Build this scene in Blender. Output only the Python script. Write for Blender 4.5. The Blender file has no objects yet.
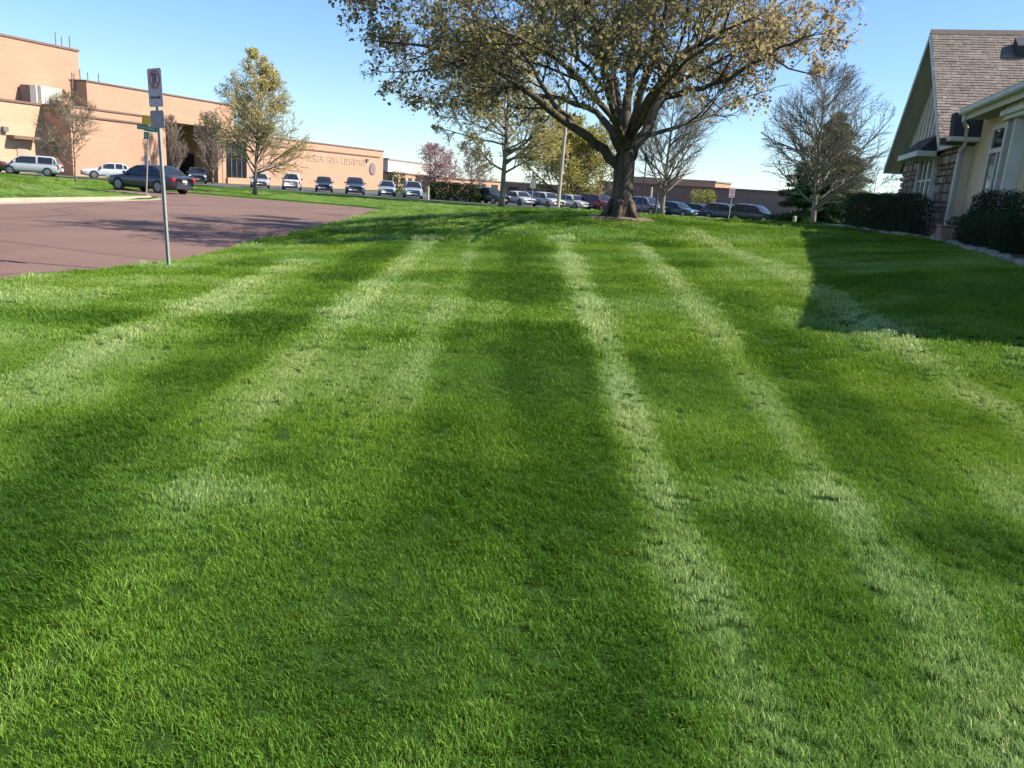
import bpy, math, random
import numpy as np
from mathutils import Vector, Matrix, Euler
from mathutils.geometry import delaunay_2d_cdt

# ------------------------------------------------------------------ camera, sky, sun, exposure
scene = bpy.context.scene
F_PX, EYE = 790.0, 1.55
ROLL = math.atan(0.068)
PITCH = math.atan(199.5 * math.cos(ROLL) / F_PX)
c_fw = np.array([0, math.cos(PITCH), -math.sin(PITCH)])
c_u0 = np.array([0, math.sin(PITCH), math.cos(PITCH)])
c_r0 = np.array([1.0, 0, 0])
c_R = math.cos(ROLL) * c_r0 + math.sin(ROLL) * c_u0
c_U = -math.sin(ROLL) * c_r0 + math.cos(ROLL) * c_u0
cam_d = bpy.data.cameras.new('camera')
cam = bpy.data.objects.new('camera', cam_d)
scene.collection.objects.link(cam)
cam_d.sensor_width = 36.0
cam_d.lens = 36.0 * F_PX / 1024.0
cam_d.clip_start = 0.05
cam_d.clip_end = 6000.0
m = Matrix(((c_R[0], c_U[0], -c_fw[0], 0), (c_R[1], c_U[1], -c_fw[1], 0), (c_R[2], c_U[2], -c_fw[2], EYE), (0, 0, 0, 1)))
cam.matrix_world = m
scene.camera = cam

SUN_EL = math.radians(43.0)
SUN_AZ = math.atan2(0.99, -0.07)          # from +Y towards +X
world = bpy.data.worlds.new('World')
scene.world = world
world.use_nodes = True
wn, wl = world.node_tree.nodes, world.node_tree.links
sky = wn.new('ShaderNodeTexSky')
sky.sky_type = 'NISHITA'
sky.sun_disc = False
sky.sun_elevation = SUN_EL
sky.sun_rotation = SUN_AZ
sky.altitude = 250
sky.air_density = 1.0
sky.dust_density = 0.15
sky.ozone_density = 3.0
wb = wn.new('ShaderNodeMix'); wb.data_type = 'RGBA'; wb.blend_type = 'MULTIPLY'   # camera white balance on the sky
wb.inputs[0].default_value = 1.0; wb.inputs[7].default_value = (.83, .955, 1.13, 1)
wl.new(sky.outputs['Color'], wb.inputs[6]); wl.new(wb.outputs[2], wn['Background'].inputs['Color'])
wn['Background'].inputs['Strength'].default_value = 0.092
sun_d = bpy.data.lights.new('sun', 'SUN')
sun_d.energy = 4.9
sun_d.angle = math.radians(0.53)
sun_d.color = (1.0, 0.93, 0.82)
sun = bpy.data.objects.new('sun', sun_d)
scene.collection.objects.link(sun)
to_sun = Vector((math.cos(SUN_EL) * math.sin(SUN_AZ), math.cos(SUN_EL) * math.cos(SUN_AZ), math.sin(SUN_EL)))
sun.rotation_euler = to_sun.to_track_quat('Z', 'Y').to_euler()
sun.location = (20, -10, 40)
scene.view_settings.view_transform = 'Standard'
scene.view_settings.look = 'None'
scene.view_settings.gamma = 1.0
scene.view_settings.use_curve_mapping = False
scene.view_settings.exposure = 0.98
scene.cycles.max_bounces = 4
scene.cycles.diffuse_bounces = 2
scene.cycles.glossy_bounces = 2
scene.cycles.use_adaptive_sampling = True
scene.cycles.adaptive_threshold = 0.03
scene.cycles.transparent_max_bounces = 6
scene.cycles.use_denoising = True

RNG = np.random.default_rng(7)
col = scene.collection

# ------------------------------------------------------------------ helpers
def ray(px, py):
    return c_fw * F_PX + c_R * (px - 512) + c_U * (384 - py)

def at(px, py, Y):
    d = ray(px, py)
    return np.array([0, 0, EYE]) + d * (Y / d[1])

def sstep(a, b, x):
    t = np.clip((x - a) / (b - a), 0, 1)
    return t * t * (3 - 2 * t)

def lattice(seed):
    r = np.random.default_rng(seed)
    tab = r.random((256, 256))
    def f(x, y):
        x = np.asarray(x, float); y = np.asarray(y, float)
        xi = np.floor(x).astype(int); yi = np.floor(y).astype(int)
        fx = x - xi; fy = y - yi
        fx = fx * fx * (3 - 2 * fx); fy = fy * fy * (3 - 2 * fy)
        a = tab[xi % 256, yi % 256]; b = tab[(xi + 1) % 256, yi % 256]
        c = tab[xi % 256, (yi + 1) % 256]; d = tab[(xi + 1) % 256, (yi + 1) % 256]
        return (a * (1 - fx) + b * fx) * (1 - fy) + (c * (1 - fx) + d * fx) * fy
    return f
N1, N2, N3 = lattice(1), lattice(2), lattice(3)

class MB:
    """collects geometry and links it as one mesh object"""
    def __init__(self):
        self.v = []; self.f = []; self.n = 0; self.tone = []
    def add(self, verts, faces, tone=None):
        b = self.n
        self.v.extend([tuple(map(float, p)) for p in verts])
        self.f.extend([tuple(i + b for i in f) for f in faces])
        self.n += len(verts)
        if tone is not None:
            self.tone.extend([tone] * len(verts))
        return self
    def box(self, x0, x1, y0, y1, z0, z1, tone=None, bev=0.0):
        if bev <= 0:
            p = [(x, y, z) for x in (x0, x1) for y in (y0, y1) for z in (z0, z1)]
            fs = [(0, 1, 3, 2), (4, 6, 7, 5), (0, 4, 5, 1), (2, 3, 7, 6), (0, 2, 6, 4), (1, 5, 7, 3)]
            return self.add(p, fs, tone)
        b = bev; p = []; fs = []
        # octagonal-section bevelled box: three rings
        def ring(xa, xb, ya, yb, z, bb):
            return [(xa + bb, ya, z), (xb - bb, ya, z), (xb, ya + bb, z), (xb, yb - bb, z), (xb - bb, yb, z), (xa + bb, yb, z), (xa, yb - bb, z), (xa, ya + bb, z)]
        rings = [ring(x0 + b, x1 - b, y0 + b, y1 - b, z0, b * .4), ring(x0, x1, y0, y1, z0 + b, b), ring(x0, x1, y0, y1, z1 - b, b), ring(x0 + b, x1 - b, y0 + b, y1 - b, z1, b * .4)]
        for r in rings: p += r
        for k in range(3):
            for i in range(8):
                j = (i + 1) % 8
                fs.append((k * 8 + i, k * 8 + j, k * 8 + 8 + j, k * 8 + 8 + i))
        fs.append(tuple(range(7, -1, -1))); fs.append(tuple(range(24, 32)))
        return self.add(p, fs, tone)
    def quad(self, a, b, c, d, tone=None):
        return self.add([a, b, c, d], [(0, 1, 2, 3)], tone)
    def prism(self, poly, d):
        """poly: list of 3D points, extruded by vector d"""
        n = len(poly); d = np.array(d, float)
        p = [np.array(q, float) for q in poly] + [np.array(q, float) + d for q in poly]
        fs = [tuple(range(n - 1, -1, -1)), tuple(range(n, 2 * n))]
        for i in range(n):
            j = (i + 1) % n
            fs.append((i, j, n + j, n + i))
        return self.add(p, fs)
    def tube(self, pts, radii, n=6, cap=True):
        pts = np.array(pts, float); k = len(pts)
        radii = np.broadcast_to(np.array(radii, float), (k,))
        tan = np.gradient(pts, axis=0)
        tan /= np.linalg.norm(tan, axis=1)[:, None] + 1e-9
        ref = np.array([0, 0, 1.0]) if abs(tan[0][2]) < .9 else np.array([1.0, 0, 0])
        s = np.cross(tan, ref); s /= np.linalg.norm(s, axis=1)[:, None] + 1e-9
        t = np.cross(tan, s)
        a = np.arange(n) * 2 * math.pi / n
        ring = pts[:, None, :] + radii[:, None, None] * (np.cos(a)[None, :, None] * s[:, None, :] + np.sin(a)[None, :, None] * t[:, None, :])
        fs = []
        for i in range(k - 1):
            for j in range(n):
                j2 = (j + 1) % n
                fs.append((i * n + j, i * n + j2, (i + 1) * n + j2, (i + 1) * n + j))
        if cap:
            fs.append(tuple(range(n - 1, -1, -1))); fs.append(tuple(range((k - 1) * n, k * n)))
        return self.add(ring.reshape(-1, 3), fs)
    def lathe(self, prof, n=16, axis='z', origin=(0, 0, 0)):
        """prof: (r, h) pairs round an axis"""
        p = []; fs = []
        for r, h in prof:
            for i in range(n):
                a = 2 * math.pi * i / n
                q = (r * math.cos(a), r * math.sin(a), h)
                if axis == 'y': q = (q[0], q[2], q[1])
                p.append((q[0] + origin[0], q[1] + origin[1], q[2] + origin[2]))
        for k in range(len(prof) - 1):
            for i in range(n):
                j = (i + 1) % n
                fs.append((k * n + i, k * n + j, (k + 1) * n + j, (k + 1) * n + i))
        fs.append(tuple(range(n - 1, -1, -1))); fs.append(tuple(range((len(prof) - 1) * n, len(prof) * n)))
        return self.add(p, fs)
    def mesh(self, name, mat, smooth=False):
        me = bpy.data.meshes.new(name)
        me.from_pydata(self.v, [], self.f)
        if self.tone and len(self.tone) == len(self.v):
            at_ = me.attributes.new('tone', 'FLOAT', 'POINT')
            at_.data.foreach_set('value', np.array(self.tone, np.float32))
        if mat: me.materials.append(mat)
        if smooth:
            me.polygons.foreach_set('use_smooth', [True] * len(me.polygons))
        me.update()
        return me
    def build(self, name, mat, parent=None, smooth=False):
        return link(name, self.mesh(name, mat, smooth), parent)

def link(name, data, parent=None):
    o = bpy.data.objects.new(name, data)
    col.objects.link(o)
    if parent is not None: o.parent = parent
    return o

def empty(name, loc=(0, 0, 0), rz=0.0):
    o = bpy.data.objects.new(name, None)
    o.empty_display_size = 0.2
    col.objects.link(o)
    o.location = tuple(float(q) for q in loc); o.rotation_euler = (0, 0, rz)
    return o

def tag(o, label=None, cat=None, group=None, kind=None):
    if label: o['label'] = label
    if cat: o['category'] = cat
    if group: o['group'] = group
    if kind: o['kind'] = kind
    return o

# ------------------------------------------------------------------ materials
def new_mat(name):
    mt = bpy.data.materials.new(name); mt.use_nodes = True
    nt = mt.node_tree
    return mt, nt, nt.nodes['Principled BSDF']

def N(nt, typ, **kw):
    n = nt.nodes.new(typ)
    for k, v in kw.items(): setattr(n, k, v)
    return n

def mix_col(nt, fac, a, b, blend='MIX'):
    n = N(nt, 'ShaderNodeMix', data_type='RGBA', blend_type=blend)
    for sock, val in ((0, fac), (6, a), (7, b)):
        if isinstance(val, bpy.types.NodeSocket): nt.links.new(val, n.inputs[sock])
        elif sock == 0: n.inputs[0].default_value = val
        else: n.inputs[sock].default_value = (*val[:3], 1)
    return n.outputs[2]

def noise(nt, scale, detail=4, rough=.6, vec=None, scl=None):
    n = N(nt, 'ShaderNodeTexNoise')
    n.inputs['Scale'].default_value = scale; n.inputs['Detail'].default_value = detail; n.inputs['Roughness'].default_value = rough
    if vec is None:
        vec = N(nt, 'ShaderNodeTexCoord').outputs['Object']
    if scl:
        mp = N(nt, 'ShaderNodeMapping'); mp.inputs['Scale'].default_value = scl
        nt.links.new(vec, mp.inputs[0]); vec = mp.outputs[0]
    nt.links.new(vec, n.inputs['Vector'])
    return n.outputs['Fac']

def ramp(nt, fac, stops):
    n = N(nt, 'ShaderNodeValToRGB')
    el = n.color_ramp.elements
    while len(el) < len(stops): el.new(.5)
    for e, (p, c) in zip(el, stops):
        e.position = p; e.color = (*c[:3], 1)
    nt.links.new(fac, n.inputs[0])
    return n.outputs[0]

def bump(nt, bsdf, height, strength=.3, dist=.02):
    b = N(nt, 'ShaderNodeBump')
    b.inputs['Strength'].default_value = strength; b.inputs['Distance'].default_value = dist
    nt.links.new(height, b.inputs['Height']); nt.links.new(b.outputs[0], bsdf.inputs['Normal'])

def plain(name, colr, rough=.6, var=.12, scale=3.0, metal=0.0, bmp=0.0, bscale=40, spec=None):
    mt, nt, b = new_mat(name)
    f = noise(nt, scale, 5, .65)
    d = tuple(max(0, q * (1 - var)) for q in colr); l = tuple(min(1, q * (1 + var)) for q in colr)
    nt.links.new(ramp(nt, f, [(.3, d), (.7, l)]), b.inputs['Base Color'])
    b.inputs['Roughness'].default_value = rough; b.inputs['Metallic'].default_value = metal
    if spec is not None: b.inputs['Specular IOR Level'].default_value = spec
    if bmp: bump(nt, b, noise(nt, bscale, 3), bmp, .01)
    return mt

def paint(name, colr, metal=0.0):
    mt, nt, b = new_mat(name)
    f = noise(nt, 2.5, 4)
    nt.links.new(ramp(nt, f, [(.25, tuple(q * .9 for q in colr)), (.8, tuple(min(1, q * 1.06) for q in colr))]), b.inputs['Base Color'])
    b.inputs['Roughness'].default_value = .32; b.inputs['Metallic'].default_value = metal
    b.inputs['Coat Weight'].default_value = .6; b.inputs['Coat Roughness'].default_value = .08
    return mt

def glass_mat(name, colr=(.012, .016, .02), rough=.06):
    mt, nt, b = new_mat(name)
    f = noise(nt, 1.5, 2)
    nt.links.new(ramp(nt, f, [(.3, colr), (.8, tuple(q * 1.6 for q in colr))]), b.inputs['Base Color'])
    b.inputs['Roughness'].default_value = rough; b.inputs['Specular IOR Level'].default_value = .6
    return mt

def foliage(name, stops, trans=.3, rough=.6):
    """leaf material: colour from each leaf's own tone"""
    mt, nt, b = new_mat(name)
    a = N(nt, 'ShaderNodeAttribute', attribute_name='tone')
    colr = ramp(nt, a.outputs['Fac'], stops)
    nt.links.new(colr, b.inputs['Base Color'])
    b.inputs['Roughness'].default_value = rough; b.inputs['Specular IOR Level'].default_value = .25
    tr = N(nt, 'ShaderNodeBsdfTranslucent'); nt.links.new(colr, tr.inputs['Color'])
    mx = N(nt, 'ShaderNodeMixShader'); mx.inputs[0].default_value = trans
    nt.links.new(b.outputs[0], mx.inputs[1]); nt.links.new(tr.outputs[0], mx.inputs[2])
    nt.links.new(mx.outputs[0], nt.nodes['Material Output'].inputs['Surface'])
    return mt

def bark_mat(name, a, b_, sc=6):
    mt, nt, b = new_mat(name)
    f = noise(nt, sc, 6, .7, scl=(1, 1, .22))
    nt.links.new(ramp(nt, f, [(.32, a), (.68, b_)]), b.inputs['Base Color'])
    b.inputs['Roughness'].default_value = .9; b.inputs['Specular IOR Level'].default_value = .15
    bump(nt, b, noise(nt, sc * 3, 5, .7, scl=(1, 1, .2)), .8, .03)
    return mt

# ------------------------------------------------------------------ terrain
ROAD = [(-11, -14), (-7.6, 0), (-5.95, 9.6), (-5.25, 12.0), (-5.3, 17), (-5.6, 25), (-6.3, 33), (-6.6, 38), (-7.2, 41.2), (-9, 43.0), (-22.4, 47.8),
        (-21.6, 38.55), (-18.0, 37.2), (-16.3, 36), (-15.75, 34), (-15.7, 24), (-16.4, 10), (-18, 0), (-20, -14)]
LOT = [(-95, 77), (-60, 71.5), (-46, 70.0), (-40, 71.5), (-28, 77.5), (-12, 78.5), (8, 79), (22, 76), (60, 70), (95, 66), (95, 108), (40, 112), (-10, 128), (-22, 126), (-40, 84), (-60, 84), (-95, 90)]
TREE = at(620, 217, 20.0); TREE[2] = 0
# house frame: H_U runs into the distance along the gable wall, H_V to the right
H_U = np.array([math.sin(math.radians(16.0)), math.cos(math.radians(16.0))])
H_V = np.array([H_U[1], -H_U[0]])
H_P = np.array([10.61, 20.53])
HZ = .98

def sdf(poly, x, y):
    """signed distance, negative inside"""
    x = np.asarray(x, float); y = np.asarray(y, float)
    d = np.full(x.shape, 1e9); inside = np.zeros(x.shape, bool)
    n = len(poly)
    for i in range(n):
        ax, ay = poly[i]; bx, by = poly[(i + 1) % n]
        ex, ey = bx - ax, by - ay
        t = np.clip(((x - ax) * ex + (y - ay) * ey) / (ex * ex + ey * ey), 0, 1)
        d = np.minimum(d, (x - ax - ex * t) ** 2 + (y - ay - ey * t) ** 2)
        cnd = ((ay > y) != (by > y))
        with np.errstate(divide='ignore', invalid='ignore'):
            xi = (bx - ax) * (y - ay) / (by - ay if by != ay else 1e-9) + ax
        inside ^= cnd & (x < xi)
    d = np.sqrt(d)
    return np.where(inside, -d, d)

def base_h(y):
    return -0.008 * np.clip(np.asarray(y, float) - 25, 0, 95)

def lawn_h(x, y):
    x = np.asarray(x, float); y = np.asarray(y, float)
    yy = np.clip(y, -12, 200)
    prof = np.where(yy < 20, .0405 * yy, .81 + .0405 * 3 * (1 - np.exp(-(yy - 20) / 3)) * np.exp(-np.clip(yy - 20, 0, None) / 10))
    prof = np.where(yy > 20, prof * (1 - sstep(24, 62, yy)), prof)
    g = sstep(-8.5, 2.5, x)
    h = prof * g * (1 - .0 * x)
    dm = (x - TREE[0]) ** 2 + (y - TREE[1]) ** 2
    h = h + .15 * np.exp(-dm / 2.2)
    h = h + .03 * (N1(x * .35 + 50, y * .35 + 50) - .5)
    la = (x - H_P[0]) * H_U[0] + (y - H_P[1]) * H_U[1]; lb = (x - H_P[0]) * H_V[0] + (y - H_P[1]) * H_V[1]
    k = sstep(-6.5, -.6, lb) * sstep(-17, -11, la) * (1 - sstep(5, 15, la))
    h = h + (HZ - .02 - h) * k
    # low grassy bank between the kerb and the side street
    ds = y - (34.0 + .375 * (-18 - x))
    h = h + .62 * np.exp(-(ds / 1.9) ** 2) * sstep(18.5, 24, -x)
    return base_h(y) + h

def ground_h(x, y):
    x = np.asarray(x, float); y = np.asarray(y, float)
    dr = sdf(ROAD, x, y); dl = sdf(LOT, x, y)
    h = lawn_h(x, y)
    lvl = base_h(y)
    h = np.where(dr < 1.2, lvl + .10 + (h - lvl - .10) * sstep(0, 1.2, dr), h)
    h = np.where(dr < .12, lvl - .10 + .20 * sstep(-.06, .06, dr), h)
    h = np.where(dl < 1.0, lvl + .06 + (h - lvl - .06) * sstep(0, 1.0, dl), h)
    h = np.where(dl < .05, lvl - .10, h)
    return h

def gz(x, y):
    return float(ground_h(np.array([x]), np.array([y]))[0])

def gp(px, py):
    """where the line of sight through a pixel meets the lawn"""
    d = ray(px, py); d = d / d[1]
    ys = np.concatenate([np.arange(1, 12, .05), np.arange(12, 120, .25)])
    P = np.array([0, 0, EYE])[None] + d[None] * ys[:, None]
    hit = np.where(P[:, 2] < lawn_h(P[:, 0], P[:, 1]))[0]
    return P[hit[0]] if len(hit) else P[-1]

# mowing tracks, world polylines
def line_px(pts): return [tuple(gp(*p)[:2]) for p in pts]
TRACKS = [  # polyline, half width, strength
    (line_px([(560, 238), (600, 330), (640, 450), (690, 590), (742, 760)]), .21, 1.0),
    (line_px([(640, 245), (720, 330), (785, 425), (860, 525), (960, 650), (1060, 767)]), .24, .75),
    (line_px([(690, 232), (760, 262), (830, 300), (910, 350), (1015, 420), (1200, 560)]), .26, .75),
    (line_px([(478, 240), (455, 290), (418, 360), (385, 430), (330, 540), (240, 700)]), .22, .75),
    (line_px([(432, 240), (350, 305), (262, 385), (165, 470), (70, 580), (-40, 700)]), .30, .95),
    (line_px([(300, 262), (200, 305), (95, 350), (0, 400), (-160, 480)]), .30, .55),
]
DARKS = [
    (line_px([(525, 240), (545, 330), (570, 450), (600, 590), (640, 767)]), .30, 1.0),
    (line_px([(500, 240), (470, 340), (430, 450), (360, 640)]), .45, .6),
    (line_px([(395, 245), (300, 310), (180, 400), (60, 500), (-60, 610)]), .42, 1.0),
    (line_px([(665, 245), (760, 335), (850, 430), (960, 540)]), .30, .7),
    (line_px([(250, 262), (120, 312), (0, 360)]), .40, .6),
    (line_px([(600, 245), (665, 345), (730, 470), (800, 620), (850, 767)]), .3, .35),
]

def dist_poly(pl, x, y):
    d = np.full(x.shape, 1e9)
    for (ax, ay), (bx, by) in zip(pl[:-1], pl[1:]):
        ex, ey = bx - ax, by - ay
        t = np.clip(((x - ax) * ex + (y - ay) * ey) / (ex * ex + ey * ey), 0, 1)
        d = np.minimum(d, (x - ax - ex * t) ** 2 + (y - ay - ey * t) ** 2)
    return np.sqrt(d)

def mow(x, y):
    """how far the grass lies pressed over (1) or stands (0), and the stripe sheen its colour takes"""
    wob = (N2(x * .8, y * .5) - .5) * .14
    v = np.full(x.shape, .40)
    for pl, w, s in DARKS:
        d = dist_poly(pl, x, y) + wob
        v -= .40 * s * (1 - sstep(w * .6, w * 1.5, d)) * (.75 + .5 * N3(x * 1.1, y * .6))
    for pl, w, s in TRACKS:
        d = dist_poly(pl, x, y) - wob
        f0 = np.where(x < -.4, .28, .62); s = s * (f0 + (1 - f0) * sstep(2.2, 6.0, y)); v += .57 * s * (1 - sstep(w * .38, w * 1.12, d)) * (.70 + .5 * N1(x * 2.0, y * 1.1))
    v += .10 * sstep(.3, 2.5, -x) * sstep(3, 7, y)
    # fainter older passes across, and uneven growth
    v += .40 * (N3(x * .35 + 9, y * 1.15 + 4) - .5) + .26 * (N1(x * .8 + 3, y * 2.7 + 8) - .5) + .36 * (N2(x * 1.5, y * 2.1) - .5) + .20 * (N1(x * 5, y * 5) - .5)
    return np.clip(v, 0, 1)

# ------------------------------------------------------------------ ground sheet, road, lot
def axis(lo, hi, fine_lo, fine_hi, step, far):
    mid = np.arange(fine_lo, fine_hi + 1e-6, step)
    out = [mid]
    a = fine_lo; s = step; left = []
    while a > lo: s *= 1.18; a -= s; left.append(a)
    b = fine_hi; s = step; right = []
    while b < hi: s *= 1.18; b += s; right.append(b)
    return np.concatenate([np.array(left[::-1]), mid, np.array(right)])
gx = axis(-2500, 2500, -19, 16, .2, 0); gy = axis(-300, 4000, -3, 48, .2, 0)
X, Y = np.meshgrid(gx, gy)
Z = ground_h(X, Y) - .02
nx, ny = len(gx), len(gy)
vv = np.stack([X, Y, Z], -1).reshape(-1, 3)
ii = (np.arange(ny - 1)[:, None] * nx + np.arange(nx - 1)[None]).ravel()
ff = np.stack([ii, ii + 1, ii + 1 + nx, ii + nx], -1)
me = bpy.data.meshes.new('ground')
me.vertices.add(len(vv)); me.vertices.foreach_set('co', vv.ravel())
me.loops.add(ff.size); me.loops.foreach_set('vertex_index', ff.ravel().astype(np.int32))
me.polygons.add(len(ff)); me.polygons.foreach_set('loop_start', np.arange(0, ff.size, 4, dtype=np.int32))
me.polygons.foreach_set('use_smooth', np.ones(len(ff), bool))
ta = me.attributes.new('tone', 'FLOAT', 'POINT')
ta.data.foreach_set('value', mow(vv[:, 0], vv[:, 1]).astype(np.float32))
me.update(); me.validate()
mt, nt, b = new_mat('turf')
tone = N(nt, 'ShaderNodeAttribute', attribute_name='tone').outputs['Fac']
tc = N(nt, 'ShaderNodeTexCoord').outputs['Object']
g1 = ramp(nt, noise(nt, .35, 5, .6, tc, (1, 2.2, 1)), [(.3, (.040, .105, .012)), (.55, (.060, .140, .018)), (.75, (.085, .165, .028))])
g2 = ramp(nt, noise(nt, 9, 5, .7, tc), [(.3, (.022, .062, .008)), (.7, (.090, .17, .028))])
gc = mix_col(nt, .5, g1, g2)
gc = mix_col(nt, tone, mix_col(nt, .4, gc, (.030, .085, .010)), gc)  # stripe shading put into the turf colour as well
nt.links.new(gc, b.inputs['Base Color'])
b.inputs['Roughness'].default_value = .9; b.inputs['Specular IOR Level'].default_value = .1
bump(nt, b, noise(nt, 14, 6, .75, tc), 1.0, .12)
TURF = mt
me.materials.append(TURF)
tag(link('lawn_ground', me), 'mown green lawn rising towards the big tree', 'lawn', kind='structure')

def sheet(name, poly, mat, zoff, step, clip=None):
    """polygon laid on the base slope, triangulated with inner points"""
    P = []
    n = len(poly)
    for i in range(n):
        a, b2 = np.array(poly[i]), np.array(poly[(i + 1) % n])
        k = max(1, int(np.linalg.norm(b2 - a) / step))
        for j in range(k): P.append(tuple(a + (b2 - a) * j / k))
    nb = len(P)
    xs = [p[0] for p in P]; ys = [p[1] for p in P]
    GX, GY = np.meshgrid(np.arange(min(xs), max(xs), step), np.arange(min(ys), max(ys), step))
    q = np.stack([GX.ravel(), GY.ravel()], -1)
    q = q[sdf(poly, q[:, 0], q[:, 1]) < -step * .5]
    vs = [Vector(p) for p in P] + [Vector(p) for p in q]
    o, e, f, *_ = delaunay_2d_cdt(vs, [(i, (i + 1) % nb) for i in range(nb)], [], 1, 1e-5)
    mb = MB(); mb.add([(p.x, p.y, float(base_h(p.y)) + zoff) for p in o], [tuple(t) for t in f])
    return mb.build(name, mat, smooth=True)

mt, nt, b = new_mat('red_asphalt')
tc = N(nt, 'ShaderNodeTexCoord').outputs['Object']
c1 = ramp(nt, noise(nt, .5, 6, .6, tc), [(.3, (.17, .104, .082)), (.7, (.22, .140, .110))])
c2 = ramp(nt, noise(nt, 55, 3, .8, tc), [(.3, (.10, .058, .048)), (.7, (.28, .18, .155))])
rc = mix_col(nt, .4, c1, c2)
wv = N(nt, 'ShaderNodeTexNoise'); wv.inputs['Scale'].default_value = .22; wv.inputs['Detail'].default_value = 8
nt.links.new(tc, wv.inputs['Vector'])
stain = ramp(nt, wv.outputs['Fac'], [(.40, (1, 1, 1)), (.47, (.86, .86, .86)), (.52, (1, 1, 1))])
vo = N(nt, 'ShaderNodeTexVoronoi', feature='DISTANCE_TO_EDGE'); vo.inputs['Scale'].default_value = .16
wrp = N(nt, 'ShaderNodeMix', data_type='VECTOR'); wrp.inputs[0].default_value = .25
n3 = N(nt, 'ShaderNodeTexNoise'); n3.inputs['Scale'].default_value = .6; n3.inputs['Detail'].default_value = 6; nt.links.new(tc, n3.inputs['Vector'])
nt.links.new(tc, wrp.inputs[4]); nt.links.new(n3.outputs['Color'], wrp.inputs[5]); nt.links.new(wrp.outputs[1], vo.inputs['Vector'])
crk = ramp(nt, vo.outputs['Distance'], [(0, (.55, .55, .55)), (.004, (.62, .62, .62)), (.008, (1, 1, 1))])
rc = mix_col(nt, .8, rc, crk, 'MULTIPLY')
nt.links.new(mix_col(nt, 1.0, rc, stain, 'MULTIPLY'), b.inputs['Base Color'])
b.inputs['Roughness'].default_value = .92; b.inputs['Specular IOR Level'].default_value = .2
bump(nt, b, noise(nt, 70, 3, .8, tc), .5, .015)
RED = mt
tag(sheet('road', ROAD, RED, 0.0, 1.5), 'reddish brown asphalt street bending left past the lawn', 'road', kind='structure')
ASPH = plain('lot_asphalt', (.085, .083, .085), .9, .2, .8, bmp=.4, bscale=60)
tag(sheet('parking_lot', LOT, ASPH, -.02, 6), 'grey asphalt car park in front of the school', 'car park', kind='structure')

CONC = plain('curb_concrete', (.36, .29, .21), .9, .15, 1.6, bmp=.3, bscale=50)
def sweep_curb(name, pts, w, h, mat, label):
    """a kerb along a polyline: flat gutter lip, face and top"""
    pts = [np.array(p, float) for p in pts]
    dense = []
    for a, b2 in zip(pts[:-1], pts[1:]):
        k = max(1, int(np.linalg.norm(b2 - a) / 1.0))
        for j in range(k): dense.append(a + (b2 - a) * j / k)
    dense.append(pts[-1]); D = np.array(dense)
    # soften corners
    for _ in range(3):
        D[1:-1] = (D[:-2] + 2 * D[1:-1] + D[2:]) / 4
    T = np.gradient(D, axis=0); T /= np.linalg.norm(T, axis=1)[:, None]
    Nn = np.stack([-T[:, 1], T[:, 0]], -1)
    prof = [(-.38, -.05), (-.38, .012), (0, .02), (.03, h - .02), (.06, h), (w, h + .005), (w, -.05)]
    mb = MB(); vs = []; fs = []
    for p, nn in zip(D, Nn):
        zb = float(base_h(p[1]))
        for o, z in prof: vs.append((p[0] + nn[0] * o, p[1] + nn[1] * o, zb + z))
    k = len(prof)
    for i in range(len(D) - 1):
        for j in range(k):
            j2 = (j + 1) % k
            fs.append((i * k + j, (i + 1) * k + j, (i + 1) * k + j2, i * k + j2))
    mb.add(vs, fs)
    return tag(mb.build(name, mat), label, 'kerb', kind='structure')
sweep_curb('kerb', [(-18, 0), (-16.4, 10), (-15.7, 24), (-15.75, 34), (-16.3, 36), (-18.0, 37.2), (-21.5, 38.5)], .16, .13, CONC, 'tan concrete kerb along the far lawn corner')

# thin dark crack sealed across the road
# ------------------------------------------------------------------ lawn grass (blades)
def tuft(name, r, nb, w, h0, h1, seed, mat, lean):
    g = np.random.default_rng(seed)
    vs, fs, tn = [], [], []
    for i in range(nb):
        a = g.random() * 6.283; rad = r * math.sqrt(g.random())
        x, y = rad * math.cos(a), rad * math.sin(a)
        h = h0 + (h1 - h0) * g.random()
        dirn = g.random() * 6.283
        bend = (lean * (.4 + .9 * g.random())) * h
        face = g.random() * 6.283
        sx, sy = math.cos(face) * w / 2, math.sin(face) * w / 2
        dx, dy = math.cos(dirn), math.sin(dirn)
        b0 = len(vs); t = g.random()
        for k, (fz, fb, fw) in enumerate(((0, 0, .8), (.45, .22, 1), (.8, .62, .75), (1, 1, .06))):
            cx = x + dx * bend * fb; cy = y + dy * bend * fb; cz = h * fz * (1 - .12 * fb) - .006
            ww = fw * (1 + .3 * (t - .5))
            vs.append((cx - sx * ww, cy - sy * ww, cz)); vs.append((cx + sx * ww, cy + sy * ww, cz))
            tn += [t, t]
        for k in range(3):
            fs.append((b0 + 2 * k, b0 + 2 * k + 1, b0 + 2 * k + 3, b0 + 2 * k + 2))
    mb = MB(); mb.add(vs, fs); mb.tone = tn
    return bpy.data.objects.new(name, mb.mesh(name, mat))

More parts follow.
